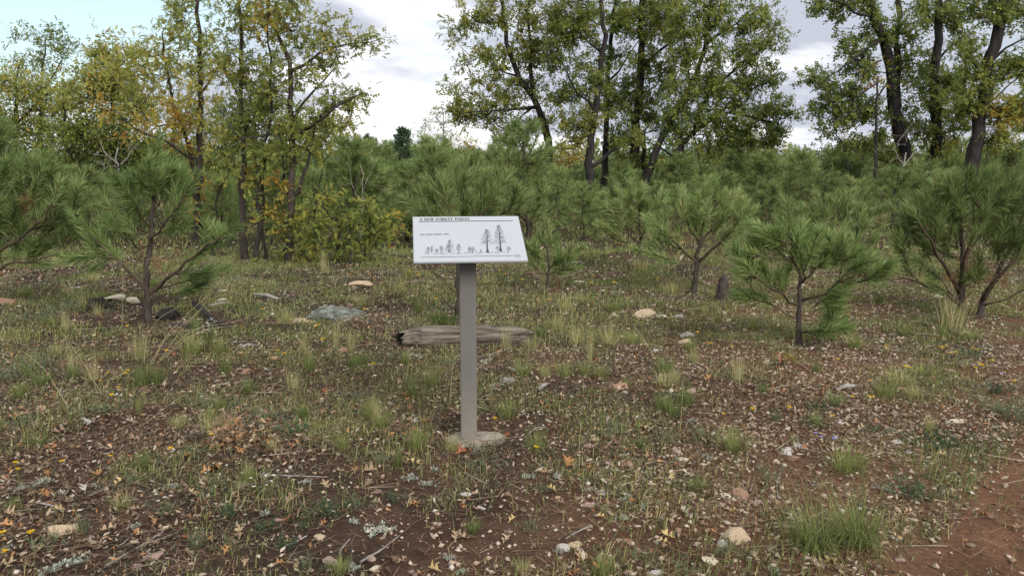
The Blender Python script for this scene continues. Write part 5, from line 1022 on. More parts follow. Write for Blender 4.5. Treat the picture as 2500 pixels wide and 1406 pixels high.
RL = [(930, 1296, 110), (865, 1278, 40), (746, 1180, 34), (650, 1165, 40), (1000, 1170, 56), (1062, 1150, 34), (1045, 1186, 60), (650, 1258, 40), (1098, 1368, 44), (1528, 1220, 60), (1515, 1200, 40), (1522, 1268, 44), (1288, 1168, 50), (1360, 1165, 44), (1440, 1200, 40), (105, 1178, 64), (602, 1186, 60), (130, 1392, 90), (14, 1345, 50), (185, 1375, 80), (50, 1195, 60),
      (1570, 1240, 40), (1130, 1400, 40), (1370, 1350, 40), (2170, 1200, 50), (1725, 1120, 50), (1690, 1030, 50), (1255, 905, 60), (860, 1390, 50), (1890, 1400, 50), (1210, 945, 50), (420, 1190, 50), (240, 1190, 44), (330, 1290, 50), (1170, 1100, 40), (1005, 870, 70), (1180, 885, 70), (480, 1060, 40)]
for i, (px, py, wd) in enumerate(RL):
    s_ = spot(px, py)[1] / F; k_ = wd * s_ / .24
    put('silver_leaf_plant', ROS[i % 4], px, py, k_, max(.8, min(k_, 1.4)), 'silvery rosette mat', 'plant', 'silvery rosette plants on the ground')
# yellow daisies and the few other flowers
def daisy(name, hd, h, npt, pm_, tintc=.5):
    acc = Acc(); tube(acc, [(0, 0, -.02), (.006, 0, h * .5), (0, .004, h)], [.0014, .0012, .0011], 4, .4)
    me_s = acc.mesh('stem', M['stem']); acc = Acc(); az = np.arange(npt) * 2 * PI / npt; D = np.stack([np.cos(az), np.sin(az), .25 + .2 * rng.normal(size=npt)], 1)
    stamp(acc, np.array([(.1, .09, 0), (.1, -.09, 0), (.85, -.2, .05), (1, 0, .0), (.85, .2, .05)]), np.array([[0, 1, 2], [0, 2, 3], [0, 3, 4]]), np.repeat([[0, 0, h]], npt, 0), frames(D, rng.normal(0, .2, npt)), np.full(npt, hd), rng.uniform(0, 1, npt))
    me_p = acc.mesh('petals', M[pm_]); acc = Acc(); tube(acc, [(0, 0, h - .004), (0, 0, h + .004), (0, 0, h + .007)], [hd * .2, hd * .3, hd * .12], 7, .2)
    me_c = acc.mesh('flower_centre', M['petal']); return me_s, me_p, me_c
DA = [daisy('d', hd, 1.0, n_, 'petal') for hd, n_ in ((.020, 9), (.023, 11), (.018, 8))]
FL = [(310, 795), (407, 856), (262, 911), (312, 904), (306, 912), (244, 930), (290, 945), (272, 964), (44, 1145), (516, 1060), (417, 1094), (270, 1113), (75, 1297), (5, 1300), (12, 1345), (38, 1128), (642, 755), (770, 797), (776, 793), (788, 828), (678, 855), (695, 863), (911, 888), (945, 771), (890, 755), (1064, 730), (1209, 1021), (999, 663), (1022, 672), (1218, 661), (1232, 669), (1275, 683), (1090, 678),
      (1342, 730), (1838, 998), (1766, 1010), (1702, 810), (1735, 838), (1788, 846), (1310, 1090), (2068, 767), (2165, 843), (2162, 850), (2300, 848), (2310, 845), (2318, 862), (2334, 860), (2375, 850), (2386, 853), (2423, 880), (2400, 892), (2382, 898), (2394, 890), (2046, 877), (2124, 928), (2130, 970), (2122, 968), (2082, 967), (1928, 994), (2033, 1015), (2476, 929), (2212, 895), (2222, 898), (1443, 690), (1607, 680), (1448, 672), (150, 1125), (760, 605), (745, 640), (1040, 665), (1500, 690)]
for i, (px, py) in enumerate(FL):
    h_ = rng.uniform(.13, .22); p = gpt(px, py, h_); s_ = max(.8, min(1.25, p[1] / 6.5)); me = DA[i % 3]; o = empty('yellow_daisy', p, rng.uniform(0, 6.28))
    for nm, m_ in zip(('stem', 'petals', 'flower_centre'), me):
        c_ = obj(nm, m_, o); c_.scale = (s_, s_, h_)
        if nm != 'stem': c_.scale = (s_, s_, s_); c_.location = (0, 0, h_ - s_)
    later(o, 'yellow daisy', 'flower', 'yellow daisies', px, py)
def sprig(label, px, py, pm_, n_, h_, sp_, sz, cat='flower', name='flowering_plant'):
    p = gpt(px, py); o = empty(name, p); tag(o, label, cat); acc, ap = Acc(), Acc()
    for k in range(n_):
        b = np.array([*rng.normal(0, sp_ * .2, 2), -.01]); e_ = np.array([*rng.normal(0, sp_, 2), h_ * rng.uniform(.5, 1)]); tube(acc, [b, (b + e_) / 2 + np.array([0, 0, h_ * .1]), e_], [.0014, .0012, .001], 3, .4, cap=False)
        m_ = 7; az = np.arange(m_) * .9; stamp(ap, np.array([(.1, .1, 0), (.1, -.1, 0), (1, -.2, .05), (1, .2, .05)]), np.array([[0, 1, 2, 3]]), np.repeat(e_[None], m_, 0), frames(np.stack([np.cos(az), np.sin(az), np.full(m_, .3)], 1), rng.normal(0, .3, m_)), np.full(m_, sz), rng.uniform(0, 1, m_))
    obj('stems', acc.mesh('stems', M['stem']), o); obj('petals', ap.mesh('petals', M[pm_]), o)
sprig('bushy spray of tiny white flowers behind the arching dry grass', 512, 850, 'white_petal', 46, .26, .05, .009)
sprig('white asters in the grass left of the dry brown shrub', 520, 1185, 'white_petal', 6, .10, .04, .009)
sprig('pair of white asters low among leaves at the lower left', 405, 1240, 'white_petal', 4, .08, .03, .010)
sprig('two small violet-blue asters beside the white stones on the right', 2010, 1085, 'blue_petal', 4, .09, .035, .014)
sprig('tiny pale violet aster in front of the small open pine', 2448 - 2, 932, 'blue_petal', 2, .06, .03, .012)
sprig('small white-flowered sprig beside the red oak seedling', 1884, 905, 'white_petal', 10, .12, .05, .010)
sprig('white blossom clump in grass under the many-stemmed pine', 2432, 795, 'white_petal', 8, .10, .05, .012)
sprig('cream-flowered sprig at the left of the wet bare soil', 662, 1215, 'white_petal', 9, .12, .04, .008)
# seedling oaks: green by the log, red in front of the small open pine; dry brown shrub; dry arching grass
def leafy_plant(name, label, cat, px, py, nleaf, h_, sp_, leaf, mats, t0=0.0, t1=1.0, stems=7):
    p = gpt(px, py); o = empty(name, p); tag(o, label, cat); acc = Acc(); ends = []
    for k in range(stems):
        e_ = np.array([*rng.normal(0, sp_, 2), h_ * rng.uniform(.5, 1)]); tube(acc, [(0, 0, -.02), e_ * .5 + np.array([0, 0, h_ * .08]), e_], [.004, .003, .0015], 4, .5); ends.append(e_)
    obj('stems', acc.mesh('stems', M['pine_twig']), o); ends = np.array(ends); per = nleaf // len(mats)
    for mt in mats:
        ac = Acc(); i = rng.integers(0, len(ends), per); u = rng.uniform(.35, 1.05, per); pos = ends[i] * u[:, None] + rng.normal(0, sp_ * .3, (per, 3)); pos[:, 2] = np.abs(pos[:, 2])
        stamp(ac, LEAF3[0], LEAF3[1], pos, frames(rng.normal(size=(per, 3)) + np.array([0, 0, .2]), rng.normal(0, .8, per)), rng.uniform(.7, 1.2, per) * leaf, rng.uniform(t0, t1, per))
        tag(obj('leaves', ac.mesh('leaves', mt), o), kind='stuff')
    return o
leafy_plant('oak_seedling', 'bright green oak seedling between the log and the black pine trunk', 'seedling', 1085, 796, 130, .13, .08, .055, [M['oak_leaf']], .05, .3)
leafy_plant('oak_seedling', 'oak seedling turning red and green below the small open pine', 'seedling', 1912, 895, 22, .12, .06, .07, [LEAFC['red'], LEAFC['orange'], M['oak_leaf']], .2, .6, 4)
leafy_plant('dry_shrub', 'dry crumpled tan shrub beside a yellow daisy, left of the sign', 'shrub', 570, 1085, 330, .15, .10, .035, [LEAFC['tan'], LEAFC['brown'], LEAFC['orange']], stems=16)
p = gpt(395, 890); o = empty('dry_grass', p); tag(o, 'tall dry grass stalks arching right in front of the burnt log', 'grass')
for pl in (((352, 885), (356, 825), (386, 776), (445, 744)), ((366, 888), (408, 815), (470, 755), (506, 722)), ((384, 890), (436, 812), (500, 745), (508, 722)), ((392, 880), (455, 815), (500, 795), (555, 790)), ((405, 872), (460, 822), (520, 800), (580, 795)), ((372, 888), (400, 830), (450, 790), (490, 757)), ((395, 915), (470, 890), (530, 885), (580, 886))):
    acc = Acc(); Q = poly([at(a_, b_, p[1] + .02 * i) for i, (a_, b_) in enumerate(pl)], .05); tube(acc, Q - p, np.linspace(.0022, .0012, len(Q)), 4, .92); obj('stalk', acc.mesh('stalk', M['grass']), o)
for i, (pl, lab) in enumerate(((((298, 800), (300, 720), (296, 640)), 'tall thin straw stalk left of the dark small pine trunk'), (((1098, 985), (1104, 900), (1110, 870)), 'straw stalk leaning left of the sign post under the log'), (((1615, 905), (1580, 840), (1545, 790)), 'long straw stalk leaning left in the stony ground on the right'), (((2135, 830), (2134, 760), (2110, 680)), 'tall curved straw stalk between the small open pine and the many-stemmed pine'),
                              (((1950, 965), (1985, 925), (2012, 895)), 'straw stalk right of the red oak seedling'), (((2000, 985), (2040, 940), (2066, 915)), 'straw stalk above the bleached curved wood'), (((345, 1040), (410, 990), (455, 960)), 'straw stalk across the litter left of the dry shrub'), (((170, 1000), (110, 900), (60, 860)), 'straw stalk leaning left near the left edge'), (((250, 965), (200, 880), (155, 815)), 'long straw stalk right of the grey-green herbs at the left edge'),
                              (((1660, 1060), (1664, 1000), (1668, 940)), 'upright seed stalk behind the stones right of the sign'), (((1415, 1150), (1413, 1100), (1418, 1030)), 'upright seed stalk right of the concrete footing'), (((990, 935), (998, 880), (1004, 860)), 'short straw stalk left of the sign post'))):
    Y = gpt(*pl[0])[1]; acc = Acc(); P = [at(a_, b_, Y) for a_, b_ in pl]; Q = poly(P, .04); o_ = Q[0].copy(); o_[2] = float(gh(o_[0], o_[1])); tube(acc, Q - o_, np.linspace(.0018, .0010, len(Q)), 4, .9); tag(obj('dry_grass_stalk', acc.mesh('dry_grass_stalk', M['grass']), None, o_), lab, 'grass stalk')
# ------------------------------------------------------------------ stones, one by one
SL = [(14, 745, 50, 'orange'), (595, 914, 30, 'orange'), (285, 733, 56, 'cream'), (325, 738, 34, 'cream'), (544, 735, 30, 'cream'), (540, 712, 24, 'cream'), (205, 1035, 40, 'grey'), (42, 1018, 40, 'orange'), (147, 1304, 60, 'tan'), (370, 1368, 42, 'pink'), (330, 1384, 26, 'pink'), (876, 702, 56, 'tan'), (830, 862, 30, 'orange'), (675, 878, 28, 'orange'), (790, 978, 22, 'tan'),
      (925, 1202, 24, 'pink'), (1135, 1212, 36, 'white'), (1178, 1243, 22, 'white'), (806, 1376, 52, 'pink'), (908, 1370, 30, 'pink'), (918, 1390, 38, 'cream'), (1066, 1280, 20, 'cream'), (1008, 1404, 36, 'pink'), (780, 1317, 28, 'tan'), (677, 1274, 26, 'pink'), (1240, 1302, 22, 'pink'), (1500, 772, 20, 'cream'), (1524, 764, 20, 'tan'), (1574, 776, 50, 'tan'), (1614, 776, 34, 'cream'), (1654, 776, 24, 'grey'),
      (1675, 842, 36, 'tan'), (1597, 860, 22, 'white'), (1505, 880, 18, 'white'), (1510, 900, 24, 'cream'), (1674, 914, 26, 'pink'), (1512, 952, 42, 'orange'), (1528, 960, 24, 'white'), (1762, 917, 16, 'pink'), (1387, 1020, 34, 'pink'), (1638, 957, 20, 'cream'), (1237, 936, 42, 'grey'), (1450, 1078, 26, 'tan'), (1445, 1092, 34, 'pink'), (1490, 1142, 36, 'pink'), (1526, 1140, 42, 'orange'), (1318, 1150, 32, 'cream'),
      (1655, 1112, 42, 'pink'), (1668, 1132, 58, 'cream'), (1565, 1172, 24, 'pink'), (1645, 1178, 32, 'cream'), (1772, 1216, 36, 'cream'), (1806, 1218, 44, 'orange'), (1472, 1208, 24, 'grey'), (1436, 1236, 34, 'pink'), (1376, 1340, 36, 'white'), (1404, 1334, 32, 'tan'), (1792, 1316, 66, 'tan'), (1742, 1378, 48, 'cream'), (1765, 1332, 30, 'white'), (1532, 1402, 28, 'pink'), (1602, 1402, 40, 'white'), (1512, 1322, 26, 'pink'), (1536, 1326, 30, 'orange'),
      (2318, 910, 30, 'pink'), (2340, 1034, 48, 'cream'), (2052, 1034, 22, 'white'), (1926, 1050, 20, 'cream'), (1925, 1106, 52, 'white'), (1956, 1094, 40, 'white'), (1936, 1124, 30, 'orange'), (1896, 1130, 18, 'cream'), (2194, 1086, 44, 'white'), (2250, 1106, 32, 'orange'), (2216, 1106, 22, 'grey'), (2412, 1070, 36, 'pink'), (2196, 1370, 28, 'pink'), (2335, 1256, 14, 'white'), (2140, 1192, 22, 'pink'), (2180, 1240, 24, 'pink'), (2215, 1295, 22, 'tan'),
      (1852, 1236, 24, 'pink'), (1760, 1238, 30, 'pink'), (1340, 1028, 20, 'grey'), (1555, 1020, 22, 'white'), (1690, 960, 22, 'pink'), (1460, 985, 24, 'white'), (1800, 1030, 22, 'grey'), (1745, 1060, 22, 'white'), (1870, 890, 22, 'tan'), (2105, 1000, 22, 'cream'), (2250, 960, 24, 'pink'), (650, 905, 20, 'grey'), (1040, 915, 20, 'white'), (520, 945, 20, 'cream'), (2290, 730, 30, 'cream'), (1960, 700, 26, 'cream'), (1420, 690, 24, 'cream'), (1840, 770, 22, 'cream'), (1130, 690, 26, 'tan')]
RM = {c: [rock_mesh('stone', m_, 30 + 7 * k + len(c), 3, 13, .62) for k in range(4)] for c, m_ in STONE.items()}
for i, (px, py, wd, c) in enumerate(SL):
    p = gpt(px, py); s_ = wd * 1.12 * p[1] / F / 2 / 1.0; o = obj('stone', RM[c][i % 4], None, p + np.array([0, s_ * .4, s_ * .10])); s_ *= 1.12; o.scale = (s_, s_ * rng.uniform(.8, 1.1), s_ * rng.uniform(.75, 1.1)); o.rotation_euler = (rng.normal(0, .2), rng.normal(0, .2), rng.choice([0, PI]) + rng.normal(0, .5))
    sz = 'large' if wd >= 44 else ('small' if wd < 25 else 'mid-sized'); later(o, f'{sz} ' + {'white': 'whitish', 'cream': 'cream', 'tan': 'tan', 'pink': 'pinkish', 'orange': 'rust-orange', 'grey': 'grey'}[c] + ' stone', 'stone', 'stones lying in the clearing', px, py)
# ------------------------------------------------------------------ fallen oak leaves, the ones that show
def oak_leaf_mesh(name, mat, seed):
    r_ = np.random.default_rng(seed); acc = Acc(); ns = 19; x = np.linspace(0, 1, ns); env = np.sin(np.clip(x, .02, .98) * PI) ** .6 * .30 * (.6 + .6 * x)
    lob = .66 + .46 * np.cos(2 * PI * 3.1 * x - 1.2 + r_.uniform(-.5, .5)); wl = env * lob * r_.uniform(.85, 1.15, ns); wr = env * np.roll(lob, 0) * r_.uniform(.85, 1.15, ns); wl[0] = wr[0] = .012; wl[-1] = wr[-1] = .03; wl[1:3] *= .4; wr[1:3] *= .4
    k1, k2 = r_.uniform(.4, 1.3), r_.uniform(-1.1, .9)
    zc = k2 * (x - .5) ** 2 * .8; z = lambda wv: zc + k1 * np.abs(wv) * 1.1 + r_.normal(0, .018, ns)
    V = np.concatenate([np.stack([x + .25 * wl, wl, z(wl)], 1), np.stack([x, 0 * x, zc], 1), np.stack([x + .25 * wr, -wr, z(wr)], 1)]); V[:, 0] -= .5; V[:, 2] -= V[:, 2].min()
    j = np.arange(ns - 1); Fq = np.concatenate([np.stack([j, j + ns, j + ns + 1, j + 1], 1), np.stack([j + ns, j + 2 * ns, j + 2 * ns + 1, j + ns + 1], 1)]); acc.add(V, Fq, np.repeat(r_.uniform(.2, .8), 3 * ns)); return acc.mesh(name, mat)
FLM = {c: [oak_leaf_mesh('fallen_leaf', m_, 60 + k) for k in range(5)] for c, m_ in LEAFC.items()}
LV_ = [(240, 1165, 50, 'orange'), (292, 1185, 40, 'yellow'), (238, 1215, 34, 'orange'), (525, 1148, 56, 'orange'), (508, 1158, 40, 'orange'), (400, 1142, 34, 'grey'), (120, 1160, 36, 'orange'), (190, 1100, 44, 'orange'), (20, 1262, 60, 'tan'), (20, 1290, 40, 'orange'), (260, 1300, 46, 'tan'), (145, 1250, 34, 'yellow'), (110, 1210, 40, 'orange'), (380, 1280, 30, 'orange'), (345, 1312, 30, 'tan'), (15, 1385, 50, 'tan'), (65, 1388, 34, 'brown'),
       (585, 1308, 44, 'tan'), (555, 1350, 36, 'orange'), (600, 1380, 40, 'tan'), (470, 1210, 34, 'tan'), (320, 1340, 30, 'tan'), (575, 1215, 30, 'brown'), (700, 1135, 34, 'red'), (665, 1110, 36, 'tan'), (1005, 1135, 46, 'yellow'), (985, 1140, 40, 'tan'), (870, 1150, 30, 'orange'), (900, 1155, 50, 'tan'), (1130, 1112, 44, 'red'), (795, 1190, 44, 'tan'), (710, 1230, 50, 'brown'), (700, 1275, 30, 'red'), (790, 1285, 30, 'orange'), (655, 1335, 40, 'tan'),
       (705, 1330, 26, 'yellow'), (1115, 1318, 44, 'tan'), (1130, 1316, 40, 'tan'), (960, 1370, 50, 'brown'), (1062, 1398, 46, 'yellow'), (1385, 1140, 60, 'orange'), (1440, 1150, 34, 'orange'), (1510, 1095, 60, 'brown'), (1348, 1200, 30, 'yellow'), (1465, 1270, 30, 'yellow'), (1632, 1315, 44, 'yellow'), (1622, 1332, 40, 'yellow'), (1425, 1368, 50, 'tan'), (1635, 1170, 34, 'yellow'), (1790, 1258, 30, 'yellow'), (1575, 1052, 44, 'tan'), (1865, 1275, 36, 'tan'),
       (2002, 1198, 60, 'tan'), (2025, 1380, 52, 'yellow'), (1985, 1392, 40, 'tan'), (2060, 1395, 40, 'brown'), (2222, 1255, 30, 'tan'), (2240, 1215, 26, 'tan'), (2302, 1115, 30, 'tan'), (2490, 1300, 40, 'tan'), (2430, 1270, 40, 'brown'), (1250, 1275, 30, 'yellow'), (1540, 1210, 30, 'tan'), (1460, 1060, 34, 'tan'), (1725, 1085, 44, 'tan'), (150, 1060, 44, 'brown'), (35, 1025, 36, 'orange'), (60, 1005, 40, 'brown'), (330, 1080, 36, 'brown'), (350, 1065, 34, 'tan'),
       (440, 1100, 30, 'brown'), (590, 1105, 30, 'orange'), (480, 1015, 34, 'brown'), (990, 970, 34, 'orange'), (790, 962, 30, 'red'), (665, 965, 26, 'brown'), (420, 870, 26, 'red'), (1000, 1000, 26, 'red'), (640, 1050, 26, 'grey'), (210, 1200, 40, 'grey'), (150, 1210, 34, 'grey'), (220, 1325, 34, 'grey'), (530, 1240, 30, 'grey'), (100, 1345, 30, 'tan')]
for k in range(70):
    px = rng.uniform(0, 2500) ** 1.0; py = rng.uniform(930, 1400); px *= .75 if rng.random() < .6 else 1; LV_.append((px, py, rng.uniform(18, 34), ['brown', 'grey', 'tan', 'brown', 'orange', 'tan'][k % 6]))
for i, (px, py, wd, c) in enumerate(LV_):
    p = gpt(px, py); s_ = wd * 1.0 * p[1] / F; o = obj('fallen_leaf', FLM[c][i % 5], None, p + np.array([0, 0, .012])); o.scale = (s_,) * 3; o.rotation_euler = (rng.normal(0, .3), rng.normal(0, .3) - .1, rng.uniform(0, 6.28))
    later(o, ('big ' if wd >= 44 else 'small ' if wd < 28 else '') + {'tan': 'tan', 'orange': 'orange-brown', 'yellow': 'pale yellow', 'brown': 'dark brown', 'grey': 'greyish', 'red': 'rust-red'}[c] + ' fallen oak leaf', 'leaf', 'fallen oak leaves', px, py)
for i, ((x0, y0), (x1, y1), r_) in enumerate((((236, 1402), (330, 1342), 3.2), ((258, 1390), (398, 1306), 3.6), ((290, 1340), (318, 1318), 2.6), ((182, 1196), (206, 1170), 5.0), ((216, 1220), (290, 1166), 3.6), ((100, 1235), (160, 1262), 2.6), ((200, 1340), (318, 1308), 2.6), ((700, 1340), (750, 1315), 3.2), ((880, 1380), (975, 1315), 3.4), ((975, 1315), (1060, 1258), 2.6), ((830, 1360), (855, 1322), 2.4), ((1445, 1290), (1380, 1322), 2.4),
                                             ((2035, 1075), (1900, 1090), 1.4), ((1980, 1190), (2035, 1182), 2.2), ((2130, 1120), (2170, 1108), 1.6), ((1150, 1255), (1070, 1240), 1.8), ((640, 1165), (800, 1170), 1.8), ((1340, 1050), (1290, 1065), 2.0), ((560, 1180), (500, 1192), 1.8), ((1900, 1225), (1912, 1140), 1.5))):
    a_, b_ = gpt(x0, y0), gpt(x1, y1); s_ = (a_[1] + b_[1]) / 2 / F * r_ * 1.0; Q = poly([a_, (a_ + b_) / 2 + rng.normal(0, .012, 3), b_], .03); Q[:, 2] += s_ + .010; o_ = Q[0].copy(); acc = Acc(); tube(acc, Q - o_, np.linspace(s_, s_ * .6, len(Q)), 6, rough=.12)
    o = obj('stick', acc.mesh('stick', M['dead_wood' if i % 3 else 'pine_twig'], True), None, o_); later(o, 'bleached grey stick' if i % 3 else 'brown stick', 'stick', 'sticks on the ground', (x0 + x1) / 2, (y0 + y1) / 2)

# ------------------------------------------------------------------ what nobody could count: litter, needles, gravel, grass
def scatter(n, y0, y1, side=.72, pw=2.0):
    Y = (rng.uniform(y0 ** pw, y1 ** pw, n)) ** (1 / pw); X = rng.uniform(-side, side, n) * (Y + .6); return X, Y
def frag(n):
    V = np.array([(0, 0, 0), (.3, .22, .10), (.75, .28, .05), (1, .03, .14), (.7, -.24, .08), (.25, -.16, .02)]); return V, np.array([[0, 5, 4, 1], [1, 4, 3, 2]])
FV, FF = frag(0)
def add_litter(name, n, y0, y1, s0, s1, keep, lift=.004):
    X, Y = scatter(n, y0, y1); b, pth = bare_at(X, Y); cl = fbm(X * 1.3, Y * 1.3, 55); k = rng.random(n) < np.clip(keep * (1 - .93 * np.maximum(b, pth)) * np.clip((cl - .28) * 2.9, .14, 1.2), 0, 1); X, Y = X[k], Y[k]; n = len(X)
    Z = gh(X, Y) + lift + rng.random(n) ** 2 * .024; D = rng.normal(size=(n, 3)) * np.array([1, 1, .35]); acc = Acc()
    t = rng.beta(1.5, 2.2, n) * .78; q = rng.random(n); t = np.where(q < .055, rng.uniform(.8, 1, n), t); t = np.where((red_at(X, Y) > .55) & (rng.random(n) < .16), .62, t)
    t = np.where(Y > 6.6, np.minimum(t + .03, 1), t)
    V = FV * np.array([1, .72, 1.9]); stamp(acc, V, FF, np.stack([X, Y, Z], 1), frames(D, rng.normal(0, .75, n)), rng.uniform(s0, s1, n) * rng.uniform(.7, 1.25, n), t)
    return tag(obj(name, acc.mesh(name, M['litter'])), kind='stuff')
# thin grey and brown twigs lying about
X, Y = scatter(5200, 2.5, 12); k = rng.random(5200) < .3 + .8 * fbm(X * .8, Y * .8, 66); X, Y = X[k], Y[k]; acc = Acc(); n = len(X); az = rng.uniform(0, PI, n); l_ = rng.uniform(.05, .26, n) * (.7 + Y / 14)
D = np.stack([np.cos(az), np.sin(az), rng.normal(0, .06, n)], 1)
TW = np.array([(0, 1, 0), (0, -.5, .87), (0, -.5, -.87), (.5, 1.3, .4), (.5, -.2, 1.2), (.5, -.2, -.5), (1, .5, 0), (1, -.2, .4), (1, -.2, -.4)], float) * np.array([1, .011, .011]); TF = np.array([[0, 1, 4, 3], [1, 2, 5, 4], [2, 0, 3, 5], [3, 4, 7, 6], [4, 5, 8, 7], [5, 3, 6, 8]])
stamp(acc, TW, TF, np.stack([X, Y, gh(X, Y) + .010 + rng.random(n) * .015], 1), frames(D, rng.uniform(0, 6, n)), l_, rng.choice([.08, .25, .3, .5, .62], n)); tag(obj('twig_litter', acc.mesh('twig_litter', M['litter'])), kind='stuff')
add_litter('leaf_litter', 96000, 2.5, 7.0, .014, .036, .95); add_litter('leaf_litter', 120000, 6.6, 14, .016, .042, .9); add_litter('leaf_litter', 30000, 13, 32, .05, .11, .7)
def add_needles(n, y0, y1):
    X, Y = scatter(n, y0, y1); b, _ = bare_at(X, Y); k = rng.random(n) < (.9 - .7 * b) * (.3 + 1.2 * fbm(X * .9, Y * .9, 61)); X, Y = X[k], Y[k]; n = len(X)
    az = rng.uniform(0, PI, n); l_ = rng.uniform(.05, .16, n); D = np.stack([np.cos(az), np.sin(az), rng.normal(0, .07, n)], 1); Z = gh(X, Y) + .007 + rng.random(n) * .010
    S = np.stack([-np.sin(az), np.cos(az), np.zeros(n)], 1) * .0011; c = np.stack([X, Y, Z], 1); bend = S * rng.normal(0, 6, n)[:, None]
    V = np.stack([c - S, c + S, c + D * (l_ * .5)[:, None] + bend + S, c + D * (l_ * .5)[:, None] + bend - S, c + D * l_[:, None]], 1); acc = Acc(); i5 = (np.arange(n) * 5)[:, None]
    t = np.repeat(rng.uniform(0, 1, n), 5); acc.add(V.reshape(-1, 3), np.array([[0, 1, 2, 3]]) + i5, t); acc.F3.append(np.array([[3, 2, 4]]) + i5); return tag(obj('pine_needle_litter', acc.mesh('pine_needle_litter', M['dead_needle'])), kind='stuff')
add_needles(70000, 2.5, 8.5)
OV = np.array([(1, 0, 0), (0, .8, 0), (-1, 0, 0), (0, -.8, 0), (.15, .1, .6), (.1, -.1, -.5)]); OF = np.array([[0, 1, 4], [1, 2, 4], [2, 3, 4], [3, 0, 4], [1, 0, 5], [2, 1, 5], [3, 2, 5], [0, 3, 5]])
def add_gravel(n, y0, y1, s0, s1, name='gravel'):
    X, Y = scatter(n, y0, y1); b, pth = bare_at(X, Y); r_ = red_at(X, Y); cl = fbm(X * 1.7, Y * 1.7, 91); k = rng.random(n) < np.clip((.08 + .95 * r_ ** 1.3 + .3 * b) * (cl * 2.4 - .45) * (1 - .86 * pth), 0, 1); X, Y = X[k], Y[k]; n = len(X); s_ = s0 + (s1 - s0) * rng.random(n) ** 3.2
    acc = Acc()
    for v in range(6):
        m_ = np.arange(n) % 6 == v; TV = OV * rng.uniform(.65, 1.3, OV.shape); D = rng.normal(size=(m_.sum(), 3)) * np.array([1, 1, .3])
        stamp(acc, TV, OF, np.stack([X, Y, gh(X, Y) + .002 + s_ * .2], 1)[m_], frames(D, rng.normal(0, .4, m_.sum())), s_[m_], np.clip(rng.beta(1.8, 2.2, m_.sum()) + .12, 0, 1))
    return tag(obj(name, acc.mesh(name, M['gravel'])), kind='stuff')
add_gravel(60000, 2.5, 7.5, .0032, .021); add_gravel(24000, 7, 16, .008, .036)
def add_grass(name, n, y0, y1, h0, h1, w_, dens, t0, t1, mat='grass', sc_=1.1, curve=.5, thr=.34):
    X, Y = scatter(n, y0, y1); b, _ = bare_at(X, Y); cl = fbm(X * sc_, Y * sc_, 15); c2 = vn(X * 4, Y * 4, 17); k = rng.random(n) < np.clip((cl - thr) * 3.2 * (.3 + c2) * dens * (1 - .93 * b), 0, 1); X, Y, cl = X[k], Y[k], cl[k]; n = len(X)
    az = rng.uniform(0, 2 * PI, n); le = rng.uniform(.1, 1.5, n) if y0 < 12 else rng.uniform(.1, 1.2, n); l_ = rng.uniform(h0, h1, n) * rng.uniform(.6, 1.1, n); D = np.stack([np.cos(az), np.sin(az), np.zeros(n)], 1); S = np.stack([-np.sin(az + .6), np.cos(az + .6), np.zeros(n)], 1) * w_ * .5
    c = np.stack([X, Y, gh(X, Y) - .003], 1); up = np.array([0, 0, 1.0]); m_ = c + D * (l_ * .5 * np.sin(le * .6))[:, None] + up * (l_ * .5 * np.cos(le * .6))[:, None]; e_ = m_ + D * (l_ * .5 * np.sin(le * 1.25))[:, None] + up * (l_ * .5 * np.cos(le * 1.25))[:, None]
    V = np.stack([c - S, c + S, m_ + S * .8, m_ - S * .8, e_], 1); i5 = (np.arange(n) * 5)[:, None]; acc = Acc(); tv = np.clip(t0 + (t1 - t0) * rng.beta(1.6, 1.6, n) + .25 * (vn(X * .8, Y * .8, 19) - .5), 0, 1)
    acc.add(V.reshape(-1, 3), np.array([[0, 1, 2, 3]]) + i5, np.repeat(tv, 5)); acc.F3.append(np.array([[3, 2, 4]]) + i5); return tag(obj(name, acc.mesh(name, M[mat])), kind='stuff')
add_grass('grass', 140000, 2.5, 7.5, .03, .10, .0036, 1.2, .06, .85, sc_=1.7, thr=.40); add_grass('grass', 260000, 7.0, 15, .03, .11, .0062, 1.2, .08, .78, sc_=1.5, thr=.34); add_grass('grass', 120000, 14, 45, .06, .17, .018, 1.2, .14, .72, thr=.12)
add_grass('low_green_ground_cover', 120000, 2.5, 8, .014, .040, .0048, 1.0, .0, .8, 'sage', 1.6, thr=.40); add_grass('low_green_ground_cover', 110000, 2.5, 9, .02, .055, .0042, 1.1, .0, .6, 'herb', 1.25, thr=.46); add_grass('low_green_ground_cover', 140000, 7.5, 18, .03, .06, .010, 1.0, .1, .9, 'sage', 1.3, thr=.36)

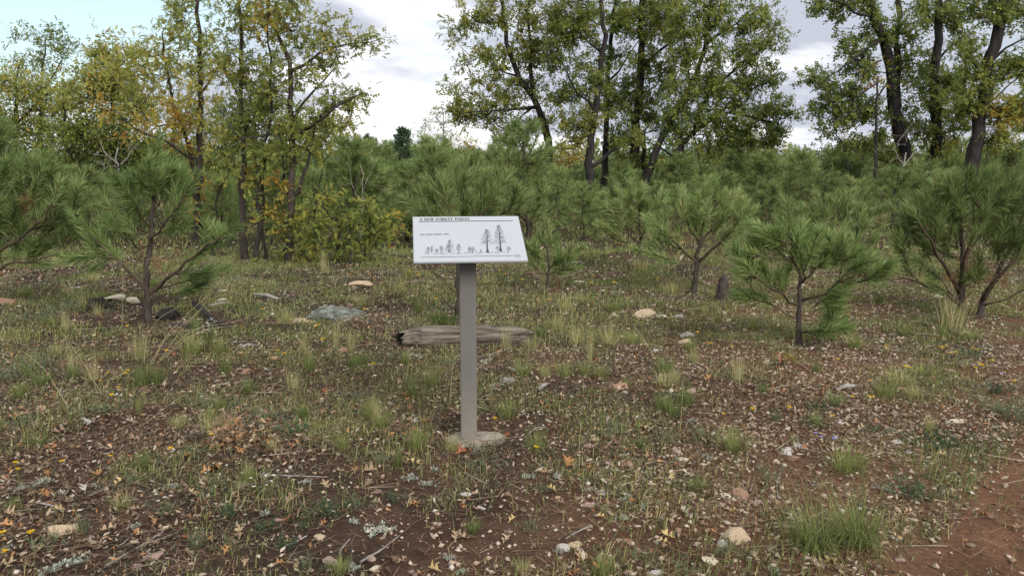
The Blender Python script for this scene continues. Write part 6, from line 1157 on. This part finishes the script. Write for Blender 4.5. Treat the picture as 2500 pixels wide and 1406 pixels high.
# ------------------------------------------------------------------ labels: which one, by what stands beside it
LM = [('the sign post', 1145, 1060), ('the sign panel', 1150, 585), ('the hollow log', 1130, 822), ('the lichen boulder', 808, 760), ('the dark small pine', 362, 770), ('the burnt log end', 412, 772), ('the dry tan shrub', 570, 1060), ('the small open pine', 1950, 830), ('the red oak seedling', 1912, 885), ('the leaning forked pine', 1690, 700), ('the pointed stump', 1763, 720),
      ('the many-stemmed pine', 2370, 760), ('the double grass tuft', 2030, 1300), ('the two white stones', 1940, 1100), ('the large cream stone', 2340, 1030), ('the bleached curved wood', 2065, 950), ('the big rosette mat', 930, 1296), ('the twin rust stones', 1508, 1140), ('the large round tan stone', 147, 1304), ('the arching dry grass', 450, 800), ('the wet bare soil', 850, 1220), ('the lower left corner', 0, 1406), ('the lower right corner', 2500, 1406), ('the left edge', 0, 1000), ('the bottom edge', 1250, 1406), ('the tan stone in gravel', 1792, 1316), ('the thick-footed oak', 710, 630), ('the low bushy oak', 850, 620),
      ('the slim straight oak', 598, 480), ('the dark juniper', 985, 340), ('the leaning oak', 1335, 370), ('the forked dark oak', 1440, 440), ('the spreading oak', 1640, 400), ('the massive oak', 2205, 380), ('the right-leaning oak', 2375, 400), ('the dead black pine', 2067, 450), ('the orange oak', 484, 480), ('the dark left thicket', 280, 400)]
ORD = ['nearest', 'second nearest', 'third nearest', 'fourth nearest', 'fifth nearest', 'sixth nearest', 'seventh nearest', 'eighth nearest', 'ninth nearest']
def side(lx, ly, x, y):
    dx, dy = (x - lx), (y - ly) * 1.8
    return ('right of' if dx > 0 else 'left of') if abs(dx) > abs(dy) else ('in front of' if dy > 0 else 'behind')
by_look = {}
for it in ITEMS: by_look.setdefault(it[1], []).append(it)
for look, its in by_look.items():
    best = {}
    for name, lx, ly in LM:
        groups = {}
        for i, (o, _, x, y) in enumerate(its):
            groups.setdefault('to' if any(q_ in name for q_ in ('edge', 'corner', 'soil')) else side(lx, ly, x, y), []).append((math.hypot(x - lx, (y - ly) * 1.8), i))
        for sd_, lst in groups.items():
            lst.sort()
            for r_, (d, i) in enumerate(lst[:9]):
                c_ = (r_ * 260 + d + (400 if sd_ == 'to' else 0), name, sd_, r_)
                if i not in best or c_ < best[i]: best[i] = c_
    for i, (o, _, x, y) in enumerate(its):
        if i in best:
            _, name, sd_, r_ = best[i]
            o['label'] = f'{look}, {sd_} {name}' if len(its) == 1 else (f'{look}, {ORD[r_]} to {name}' if sd_ == 'to' else f'{look}, {ORD[r_]} {sd_} {name}')
        else: o['label'] = f'{look} in the clearing'
